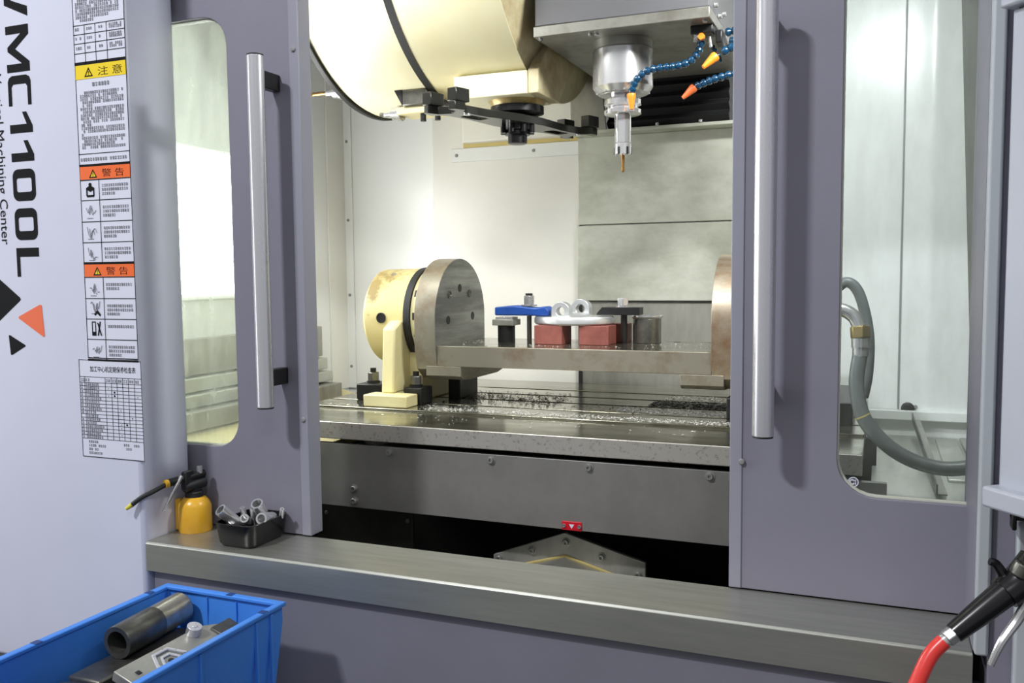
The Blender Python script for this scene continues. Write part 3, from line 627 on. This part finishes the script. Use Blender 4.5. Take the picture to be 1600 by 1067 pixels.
hb = thing('hose_manifold', 'black valve manifold for coolant hoses under the head corner', 'manifold', (-.39, 2.17, 1.95))
MB().box(-.425, -.372, 2.155, 2.205, 1.958, 1.978).build('manifold_block', M_black, hb, .003)
MB().box(-.3685, -.352, 2.165, 2.215, 1.935, 1.965).build('valve_block', M_black, hb, .003)
MB().cyl((-.412,2.17,1.958),(-.412,2.17,1.944),.0085).build('fitting', M_chromes, hb)
MB().cyl((-.398,2.160,1.950),(-.398,2.148,1.950),.0075).build('valve_cap', M_orange, hb)
MB().cyl((-.385,2.18,1.958),(-.380,2.18,1.930),.005).build('fitting', M_chromes, hb)
link_hose('coolant_hose', 'blue segmented coolant hose curving left to the tool holder, orange nozzle', [(-.405,2.19,1.950),(-.410,2.19,1.928),(-.431,2.19,1.904),(-.462,2.18,1.894),(-.503,2.17,1.891),(-.535,2.165,1.884),(-.556,2.16,1.865),(-.564,2.155,1.843),(-.566,2.152,1.832)], (-.565,2.15,1.795), M_orange)
link_hose('coolant_hose', 'thin blue coolant hose dropping from the manifold to the upper orange nozzle', [(-.385,2.19,1.946),(-.379,2.195,1.932),(-.368,2.20,1.915)], (-.360,2.203,1.898), M_hoseblue, .006)
link_hose('coolant_hose', 'blue coolant hose with bright orange nozzle beside the right door edge', [(-.366,2.30,1.990),(-.335,2.295,1.992),(-.290,2.275,1.975),(-.280,2.24,1.956),(-.300,2.205,1.942),(-.330,2.18,1.926),(-.352,2.17,1.913),(-.366,2.165,1.905)], (-.393,2.15,1.878), M_orange, .0105)
link_hose('coolant_hose', 'blue coolant hose with dull orange nozzle hanging lowest below the head', [(-.366,2.36,1.985),(-.325,2.355,1.975),(-.275,2.33,1.93),(-.270,2.28,1.893),(-.310,2.245,1.880),(-.350,2.23,1.872),(-.385,2.22,1.862),(-.412,2.21,1.851),(-.424,2.205,1.845)], (-.450,2.195,1.820), M_orange2, .0096)

# =================================================================== TOOL MAGAZINE + ARM
MY, MZ, MR = 2.40, 2.36, .48
mg = thing('tool_magazine', 'large cream drum tool magazine with black bands at the top left', 'tool magazine', (-1.15, MY, 1.88))
MB().lathe((-1.425,MY,MZ), X, [(0,0),(MR-.006,0),(MR,.012),(MR,.262),(0,.262)], 96).build('drum', M_drum, mg)
MB().lathe((-1.440,MY,MZ), X, [(0,0),(MR+.004,0),(MR+.006,.004),(MR+.006,.016),(0,.016)], 96).build('rim_band', M_rubber, mg)
MB().lathe((-1.163,MY,MZ), X, [(0,0),(MR+.002,0),(MR+.002,.022),(0,.022)], 96).build('middle_band', M_rubber, mg)
MB().lathe((-1.141,MY,MZ), X, [(0,0),(MR,0),(MR,.286),(0,.286)], 96).build('drum_cover', M_drum, mg)
MB().lathe((-.8548,MY,MZ), X, [(0,0),(MR-.002,0),(MR-.10,.028),(0,.028)], 96).build('end_wall', M_drumend, mg)
MB().box(-1.056, -.848, 2.180, 2.36, 1.862, 1.922).build('gear_cover', M_drum, mg, .003)
MB().prism([(2.185,1.8625),(2.345,1.8625),(2.45,1.97),(2.45,2.10),(2.28,2.02),(2.185,1.9215)], (-.8478,0,0), Y, Z, X*.030).build('gearbox_side', M_drumend, mg, .003)
MB().lathe((-.915,2.28,1.8618), -Z, [(0,0),(.078,0),(.072,.008),(.070,.014),(0,.014)], 40).build('shaft_flange', mat('oil_stained_brass', (190, 176, 120), .35, .4, rgb2=(140, 112, 60), scale=8), mg)
MB().lathe((-.915,2.28,1.8478), -Z, [(0,0),(.072,0),(.072,.018),(.055,.024),(0,.024)], 40).build('shaft_collar', M_blackgl, mg)
MB().box(-1.238, -1.160, 2.225, 2.30, 1.868, 1.912).build('tool_pot', M_gun, mg, .004)
MB().prism([(-1.262,1.912),(-1.238,1.912),(-1.238,1.870)], (0,2.225,0), X, Z, Y*.06).build('pot_opening', M_rubber, mg)
MB().box(-1.262, -1.125, 2.235, 2.33, 1.848, 1.868).build('pot_bracket', M_cream, mg, .003)
for x in (-1.185, -1.140): MB().cyl((x,2.25,1.848),(x,2.25,1.826),.008).build('bracket_bolt', M_black, mg)
# swing arm: horizontal double gripper
c0 = Vector((-.915, 2.28, 1.812)); da = Vector((.181, .536, 0)).normalized(); pa = Vector((da.y, -da.x, 0))
arm = thing('tool_change_arm', 'black double-ended tool change arm under the drum magazine', 'tool changer arm', (-.915, 2.28, 1.75))
def arm_outline():
    half = [(-.335,-.060),(-.300,-.066),(-.285,-.045),(-.262,-.035),(-.18,-.036),(-.05,-.058),(.05,-.058),(.18,-.036),(.262,-.035),(.285,-.045),(.300,-.066),(.335,-.060)]
    end = [(.34,-.04),(.305,-.034),(.285,0),(.305,.034),(.34,.04)]
    top = [(-a, -b) for a, b in half]
    end2 = [(-a, -b) for a, b in end]
    return [(a*.88, b*.9) for a, b in half+end+top+end2]
MB().holed(arm_outline(), [rrect(-.205,-.130,-.018,.018,.008,3), rrect(.130,.205,-.018,.018,.008,3)], c0-Z*.012, da, pa, Z*.020).build('arm_plate', M_arm, arm, .0015)
for s_, q in ((-1, 1), (1, 1), (-1, -1), (1, -1)):
    MB().obox(c0+da*(.272*s_)+pa*(.044*q)+Z*.0245, da, pa, Z, .024, .015, .016).build('gripper_finger', M_arm, arm, .002)
for t in (-.225, .24): MB().cyl(c0+da*t+pa*.028-Z*.0125, c0+da*t+pa*.028-Z*.016, .009).build('cap_screw', M_chromes, arm)
MB().lathe(c0-Z*.012, -Z, [(0,0),(.040,0),(.040,.014),(.034,.016),(.034,.026),(.026,.028),(.026,.048),(.022,.050),(0,.050)], 36).build('hub', M_blackgl, arm)
for k in range(8):
    t = PI/4*k; q = c0+Vector((.041*math.cos(t), .041*math.sin(t), 0)); MB().cyl(q-Z*.0125, q-Z*.034, .008, seg=10).build('hub_bolt', M_blackgl, arm)
def cutter(label, p, L_, m):
    c = thing('magazine_tool', label, 'cutting tool', p, 'tools held in the drum magazine'); p = Vector(p)
    MB().lathe(p, -X, [(0,0),(.022,0),(.022,.010),(.018,.010),(.018,.030),(.010,.032),(.0095,.055),(0,.055)], 20).build('holder', M_chromes, c)
    MB().lathe(p-X*.055, -X, [(0,0),(.006,0),(.006,L_*.4),(.0065,L_*.5),(.0055,L_*.6),(.0065,L_*.75),(0,L_)], 12).build('cutter', m, c)
cutter('steel drill in its holder pointing left from the drum rim', (-1.4405,2.245,1.9285), .060, M_gold)
cutter('small cutter tip pointing left below the drum', (-1.263,2.27,1.858), .020, M_gun)

# =================================================================== HOSES + BAR behind right window
ch = thing('coolant_pipe', 'grey flexible hose with metal elbow sagging behind the right window', 'hose', (-.04, 2.0, 1.0))
MB().tube([(-.036,2.02,1.225),(-.042,2.01,1.163),(-.028,2.0,1.096),(.010,2.0,1.046),(.060,2.0,1.012),(.122,2.0,.996),(.182,2.0,1.004),(.262,2.0,1.03)], .0155, 14).build('hose', M_hosegrey, ch)
MB().tube([(-.120,2.03,1.30),(-.082,2.03,1.318),(-.052,2.03,1.305),(-.038,2.025,1.280)], .0145, 14).build('elbow', M_chromes, ch)
MB().hexn((-.038,2.025,1.283),(-.036,2.022,1.258),.021).build('union_nut', M_brass, ch, .002)
MB().cyl((-.036,2.022,1.258),(-.0355,2.021,1.238),.0185).cyl((-.0355,2.021,1.238),(-.0355,2.02,1.220),.0165).build('ferrule', M_chromes, ch)
MB().lathe((-.029,2.0,1.098), (.1,0,-.2), [(.0165,0),(.0165,.003),(.0155,.003)], 14).build('tie', M_caulk, ch)
c2 = tag(MB().tube([(-.10,2.12,1.35),(-.070,2.12,1.375),(-.045,2.12,1.355),(-.028,2.12,1.30),(-.020,2.12,1.24),(-.022,2.12,1.17),(-.030,2.13,1.12)], .012, 12).build('drain_hose', M_hosegrey), 'darker grey hose looping behind the elbow fitting', 'hose')
ab = thing('angle_bar', 'loose steel angle bar leaning on the chip tray behind the right window', 'angle bar', (.12, 2.35, .925))
a_, b_ = Vector((.128,2.03,.934)), Vector((.100,2.70,.985))
MB().obox((a_+b_)/2, b_-a_, X, (b_-a_).cross(X), (b_-a_).length/2, .010, .0015).build('flange', M_steel, ab)
MB().obox((a_+b_)/2+Vector((-.010,0,.010)), b_-a_, Z, (b_-a_).cross(Z), (b_-a_).length/2, .011, .0015).build('web', M_gun, ab)
for k, (x0, x1, z1) in enumerate(((.150,.205,.932),(.212,.255,.936))):
    o = MB().box(x0, x1, 2.2, 2.74, .9252, z1).build('loose_plate', M_tray, None, .002); tag(o, ('pale sheet strip lying beside the leaning angle bar', 'narrow pale sheet strip lying along the right wall')[k], 'sheet strip', 'strips on the chip tray')

# =================================================================== OIL CAN
oc = thing('oil_can', 'yellow pump oil can with black spout on the sill', 'oil can', (-1.373, 1.512, .85))
cx, cy = -1.373, 1.512
MB().lathe((cx,cy,.850), Z, [(0,0),(.0345,0),(.0355,.002),(.0350,.055),(.031,.064),(.024,.072),(.0185,.075),(0,.075)], 40).build('body', M_yellow, oc)
MB().obox((cx-.0315,cy-.0150,.886), (-.92,-.39,0), (.39,-.92,0), Z, .0060, .0055, .034).build('spine', M_yellow, oc, .002)
MB().lathe((cx,cy,.925), Z, [(0,0),(.0195,0),(.0195,.010),(.018,.012),(0,.012)], 28).build('cap', M_rubber, oc)
MB().cyl((cx,cy,.936),(cx,cy,.945),.013).build('neck', M_black, oc)
e = Vector((-.30,-.93,-.06)).normalized(); b0 = Vector((cx+.010, cy+.022, .960)); b1 = b0+e*.085
MB().cyl(b0-Z*.006, b0+e*.05-Z*.008, .0125).build('lower_barrel', M_rubber, oc, .002)
MB().cyl(b0+Z*.012, b1+Z*.010, .0085).build('upper_barrel', M_black, oc, .001)
MB().box(cx-.008, cx+.006, cy-.030, cy-.004, .942, .984).build('pump_bracket', M_black, oc, .003)
MB().cyl((cx+.008,cy+.010,.970),(cx+.008,cy+.010,.990),.006).build('vent_pin', M_chromes, oc)
MB().tube([b1+Z*.010,(-1.400,1.420,.953),(-1.413,1.402,.944),(-1.432,1.392,.928)], .0050, 10).build('spout', M_rubber, oc)
MB().cyl(b1+Z*.010, b1+Z*.0095+e*.008, .0085).build('spout_collar', M_yellow, oc)
MB().cyl((-1.430,1.393,.930),(-1.441,1.387,.921),.0052,.0036).build('spout_tip', mat('pale_yellow_plastic', (212, 200, 70), .4), oc)
MB().tube([(cx-.002,cy-.034,.976),(cx-.006,cy-.048,.955),(cx-.014,cy-.060,.928),(cx-.024,cy-.068,.905)], lambda t: .0045-.0015*t, 8).build('trigger', M_chromes, oc)

# =================================================================== PARTS TRAY + SOCKETS
tr = thing('parts_tray', 'small black plastic tray holding metal sockets on the sill', 'tray', (-1.205, 1.49, .85))
T0 = (-1.252, -1.158, 1.432, 1.552)
def ring(x0, x1, y0, y1, r, z): return [Vector((a, b, z)) for a, b in rrect(x0, x1, y0, y1, r, 5)]
loops = [ring(T0[0]+.006,T0[1]-.006,T0[2]+.006,T0[3]-.006,.018,.8505), ring(T0[0]+.001,T0[1]-.001,T0[2]+.001,T0[3]-.001,.020,.858), ring(T0[0]-.004,T0[1]+.004,T0[2]-.004,T0[3]+.002,.022,.897), ring(T0[0]-.005,T0[1]+.005,T0[2]-.005,T0[3]+.003,.022,.899),
         ring(T0[0]-.001,T0[1]+.001,T0[2]-.001,T0[3]-.001,.020,.899), ring(T0[0]+.003,T0[1]-.003,T0[2]+.003,T0[3]-.003,.018,.858)]
m_ = MB(); n = len(loops[0]); m_.v = [v for l in loops for v in l]
for i in range(len(loops)-1): m_.f += [(i*n+k, i*n+(k+1) % n, (i+1)*n+(k+1) % n, (i+1)*n+k) for k in range(n)]
m_.f += [tuple(range(n))[::-1], tuple((len(loops)-1)*n+k for k in range(n))]
m_.build('tray_shell', M_blackgl, tr)
def socket(name, label, p0, p1, r, bore=.72, collar=None):
    p0 = Vector(p0); p1 = Vector(p1); h = (p1-p0).length
    prof = [(0,0),(r*.96,0),(r,h*.04)]+([(r,h*.45),(collar,h*.5),(collar,h*.97)] if collar else [(r,h*.97)])
    q = collar or r; prof += [(q*.96,h),(q*bore,h),(q*bore,h*.2),(0,h*.2)]
    o = MB().lathe(p0, p1-p0, prof, 24).build(name, M_chrome); return tag(o, label, 'socket', 'metal sockets in the black tray')
socket('socket', 'long open steel tube leaning over the left rim of the black tray', (-1.230,1.492,.874), (-1.249,1.448,.922), .0130)
socket('socket', 'steel socket with wide ring end facing up at the back of the tray', (-1.202,1.534,.880), (-1.195,1.497,.928), .010, .7, .0135)
socket('socket', 'steel socket lying at the right of the tray with open end towards us', (-1.176,1.522,.893), (-1.165,1.472,.905), .0125, .66)
socket('socket', 'short socket lying in the middle of the tray', (-1.222,1.502,.885), (-1.205,1.468,.903), .0095, .6)
socket('socket', 'small adapter standing in the middle of the black tray', (-1.210,1.512,.868), (-1.207,1.500,.916), .006, .6, .0075)
socket('socket', 'thin pin poking out at the right rim of the tray', (-1.165,1.535,.88), (-1.150,1.522,.914), .005, .3)
socket('socket', 'small bolt head showing between leaning tube and middle socket', (-1.235,1.515,.868), (-1.237,1.502,.914), .006, .3)
o = MB().obox((-1.215,1.452,.876), (1,.1,.0), (0,1,.2), (0,-.2,1), .024, .010, .002).build('metal_tag', M_chromes, None, .001); tag(o, 'flat bright metal tag lying at the front of the black tray', 'metal tag')

# =================================================================== BLUE BIN
bn = thing('storage_bin', 'large blue plastic storage bin full of steel parts', 'storage bin', (-1.134, 1.09, .535))
BX0, BX1, BY0, BY1, BZ0, BZ1 = -1.268, -1.000, .83, 1.316, .535, .800
def quad_ring(ix, iy, z): return [(BX0+ix,BY0+iy,z),(BX1-ix,BY0+iy,z),(BX1-ix,BY1-iy,z),(BX0+ix,BY1-iy,z)]
L_ = [quad_ring(.022,.022,BZ0), quad_ring(0,0,BZ1-.03), quad_ring(0,0,BZ1), quad_ring(.005,.005,BZ1), quad_ring(.005,.005,BZ1-.03), quad_ring(.027,.027,BZ0+.008)]
m_ = MB(); m_.v = [Vector(v) for l in L_ for v in l]
for i in range(5): m_.f += [(i*4+k, i*4+(k+1) % 4, (i+1)*4+(k+1) % 4, (i+1)*4+k) for k in range(4)]
m_.f += [(3,2,1,0), (20,21,22,23)]
m_.build('bin_shell', M_bin, bn, .0015)
m_ = MB(); A = [(BX0-.006,BY0-.006),(BX1+.006,BY0-.006),(BX1+.006,BY1+.004),(BX0-.006,BY1+.004)]; B = [(BX0+.008,BY0+.008),(BX1-.008,BY0+.008),(BX1-.008,BY1-.010),(BX0+.008,BY1-.010)]
m_.holed(A, [B], (0,0,BZ1-.001), X, Y, Z*.008); m_.build('rim', M_bin, bn, .002)
for x in (BX0+.10, BX1-.10): MB().box(x-.0015, x+.0015, BY1-.0085, BY1-.004, BZ0+.05, BZ1-.005).build('rib', M_bin, bn)
for y in (1.24, 1.28, 1.10): MB().box(BX1-.002, BX1+.004, y-.003, y+.003, BZ0+.07, BZ1-.004).build('rib', M_bin, bn, .001)
for x, y in ((BX0+.002,BY1-.05),(BX1-.001,BY1-.055),((BX0+BX1)/2+.02,BY1-.003),(BX0+.002,1.02)):
    MB().box(x-.007, x+.007, y-.007, y+.007, BZ1+.007, BZ1+.0074).build('rim_slot', M_bindk, bn)
pp = thing('steel_pipe', 'thick dark steel pipe lying on top in the blue bin', 'pipe', (-1.205, 1.2, .74))
p0, p1 = Vector((-1.206,1.128,.772)), Vector((-1.216,1.292,.776)); d = (p1-p0)
MB().lathe(p0, d, [(.0205,.10),(.0205,0),(.0285,0),(.0295,.003),(.0295,.09),(.0285,.092),(.0285,d.length),(.018,d.length),(.018,.10),(.0205,.10)], 40).build('pipe_wall', M_gun, pp)
MB().lathe(p0+d.normalized()*.0925, d, [(.0287,0),(.0287,.071)], 40).build('bright_end', mat('turned_steel', (178, 175, 164), .28, .8, rgb2=(140, 126, 104), scale=18, thresh=(.5, .8)), pp)
br = thing('machined_bracket', 'bright milled aluminium bracket with hexagon pocket in the blue bin', 'bracket', (-1.09, 1.16, .74))
ua = Vector((.02,1,.02)).normalized(); va = Vector((.94,0,-.34)).normalized(); na = va.cross(ua)
if na.z < 0: na = -na
bc0 = Vector((-1.082,1.155,.762))
MB().prism([(-.115,-.040),(.075,-.040),(.130,-.012),(.130,.030),(.020,.040),(-.115,.040)], bc0-na*.018, ua, va, na*.018).build('bracket_body', M_steel, br, .002)
hexo = [(-.03+.034*math.cos(PI/3*k), .034*math.sin(PI/3*k)) for k in range(6)]; hexi = [(-.03+.027*math.cos(PI/3*k), .027*math.sin(PI/3*k)) for k in range(6)]
MB().holed(hexo, [hexi], bc0, ua, va, na*.004).build('hexagon_wall', M_alu, br, .0008)
hexo = [(-.03+.020*math.cos(PI/3*k), .020*math.sin(PI/3*k)) for k in range(6)]; hexi = [(-.03+.014*math.cos(PI/3*k), .014*math.sin(PI/3*k)) for k in range(6)]
MB().holed(hexo, [hexi], bc0, ua, va, na*.003).build('hexagon_wall', M_alu, br, .0008)
q = bc0+ua*-.03; MB().cyl(q, q+na*.001, .006).build('hole', M_rubber, br)
q = bc0+ua*-.09+va*-.012; MB().obox(q, ua, va, na, .004, .004, .001).build('hole', M_rubber, br)
q = bc0+ua*.05+va*-.030; MB().cyl(q, q+na*.016, .013).cyl(q+na*.016, q+na*.017, .005).build('round_lug', M_alu, br, .001)
q = bc0+ua*.022+va*.012; MB().obox(q, (ua+va*.4), va, na, .030, .003, .004).build('bar', M_gun, br, .001)
MB().obox(bc0+ua*.105+va*.005+na*.002, ua, va, na, .024, .024, .003).build('cover_plate', M_gun, br, .001)
kb = tag(MB().prism([(0,0),(.075,0),(.075,.04),(.05,.05),(0,.05)], (-1.205,.96,.705), Y, Z, X*.07).build('steel_block', M_gun, None, .004), 'dark steel block at the near end of the blue bin', 'steel block')
kb2 = tag(MB().box(-1.235, -1.02, 1.00, 1.285, .548, .700).build('steel_billet', M_gun, None, .004), 'dark steel billet under the pipe in the blue bin', 'steel billet')
kb3 = tag(MB().box(-1.235, -1.165, 1.05, 1.28, .7005, .743).build('steel_billet', M_gun, None, .004), 'narrow dark steel bar directly below the pipe in the blue bin', 'steel billet')
kb4 = tag(MB().box(-1.12, -1.03, 1.05, 1.27, .7005, .722).build('steel_billet', M_gun, None, .004), 'dark steel bar below the milled bracket in the blue bin', 'steel billet')

# =================================================================== CONTROL PENDANT
pe = thing('control_pendant', 'pale grey control cabinet hanging at the right edge of the picture', 'control cabinet', (.30, 1.2, 1.09))
A0 = Vector((.149, 1.318, 0)); ee = Vector((.635,-.773,0)); nn = Vector((-.773,-.635,0)); bk = -nn
def pbox(mb, u0, u1, d0, d1, z0, z1):
    P = [A0+ee*u+bk*d for u, d in ((u0,d0),(u1,d0),(u1,d1),(u0,d1))]
    return mb.add([p+Z*z0 for p in P]+[p+Z*z1 for p in P], [(3,2,1,0),(4,5,6,7),(0,1,5,4),(1,2,6,5),(2,3,7,6),(3,0,4,7)])
pbox(MB(), 0, .45, 0, .09, 1.10, 1.727).build('cabinet_body', M_pend, pe, .003)
pbox(MB(), -.008, .45, -.020, .09, 1.088, 1.116).build('bottom_ledge', M_pend, pe, .004)
pbox(MB(), -.010, .45, -.012, .09, 1.730, 2.3).build('upper_cabinet', M_pend, pe, .004)
pbox(MB(), .004, .45, .006, .08, 1.7265, 1.7305).build('seam', M_rubber, pe)
cpn = tag(MB().box(.182, .60, 1.385, 1.405, .60, 1.055).build('service_cover', M_strip, None, .004), 'pale grey cover plate on the cabinet below the pendant', 'cover plate')
hk = tag(MB().box(.172, .215, 1.368, 1.385, 1.058, 1.075).box(.172, .178, 1.36, 1.385, 1.046, 1.075).box(.20, .206, 1.345, 1.385, 1.040, 1.075).build('hook', M_black, None, .002), 'small black hook under the grey control cabinet', 'hook')

# =================================================================== AIR GUN
ag = thing('air_blow_gun', 'black air blow gun with steel lever and red hose at lower right', 'air gun', (.15, 1.26, .93))
g0, g1 = Vector((.092,1.248,.930)), Vector((.164,1.282,.992)); gd = (g1-g0).normalized()
MB().tube([g0+gd*.006, g0+gd*.03, g0+gd*.06, g1], lambda t: .0125+.0055*t, 16).build('grip', M_blackgl, ag)
MB().tube([g1-gd*.012, g1+gd*.012, g1+gd*.04+Z*.01], .021, 16).build('gun_head', M_blackgl, ag, )
MB().tube([g1+Vector((-.008,0,.012)), g1+Vector((-.018,0,.028)), g1+Vector((-.026,-.002,.032))], lambda t: .007-.002*t, 10).build('hang_hook', M_blackgl, ag)
MB().cyl(g1+Vector((.006,-.006,.018)), g1+Vector((.014,-.006,.034)), .012).build('valve_knob', M_gun, ag, .002)
MB().tube([g1+Vector((.020,-.004,-.012)), g1+Vector((.006,-.008,-.040)), (.152,1.262,.925), (.140,1.256,.896)], lambda t: .0078-.0035*t, 10).build('lever', M_chromes, ag)
MB().hexn(g0+gd*.007, g0-gd*.006, .0115).cyl(g0-gd*.006, g0-gd*.012, .0095).build('hose_fitting', M_chromes, ag, .001)
MB().tube([g0-gd*.010, g0-gd*.030+Vector((0,0,-.004)), (.058,1.228,.882), (.046,1.216,.845), (.044,1.20,.78), (.06,1.17,.68)], .0098, 14).build('air_hose', M_redhose, ag)

# =================================================================== CHIPS on table and plate
def chips(name, label, spots, m=M_chip):
    mb = MB()
    for (x0, x1, y0, y1, z, n, s) in spots:
        for _ in range(n):
            c = Vector((random.uniform(x0, x1), min(max(random.gauss((y0+y1)/2, (y1-y0)/4), y0), y1), z+s*.3)); a = random.uniform(0, PI); q = s*random.uniform(.4, 1.3)
            u = Vector((math.cos(a), math.sin(a), random.uniform(-.2,.2)))*q; w = Vector((-math.sin(a), math.cos(a), random.uniform(-.3,.3)))*(q*.35); h = Z*(q*.35)
            mb.add([c-u, c+u, c+w+h, c-w+h*.4], [(0,1,2),(0,2,3),(1,3,2),(0,3,1)])
    return tag(mb.build(name, m, None, smooth=False), label, 'metal chips', None, 'stuff')
chips('metal_chips', 'bright metal chips scattered over the machine table', [(-1.10,-.30,2.05,2.115,1.048,1500,.0034),(-1.13,-.85,2.06,2.16,1.048,260,.003),(-.62,-.28,2.18,2.28,1.048,900,.0036),(-1.40,-1.30,2.05,2.10,1.048,50,.003),(-.55,-.28,2.42,2.53,1.048,500,.0036),(-1.3,-.3,1.90,2.03,1.0425,60,.004)])
chips('metal_swarf', 'fine bright swarf on the fixture plate', [(-1.09,-1.02,2.17,2.44,1.2096,40,.003),(-.56,-.38,2.17,2.44,1.2096,70,.003),(-.95,-.56,2.18,2.25,1.2096,50,.003)])
chips('black_swarf', 'black oily swarf lying along the table slots', [(-1.12,-.80,2.20,2.46,1.048,900,.0045),(-.56,-.28,2.30,2.41,1.048,1600,.005),(-.9,-.5,2.16,2.32,1.048,160,.004)], M_black)
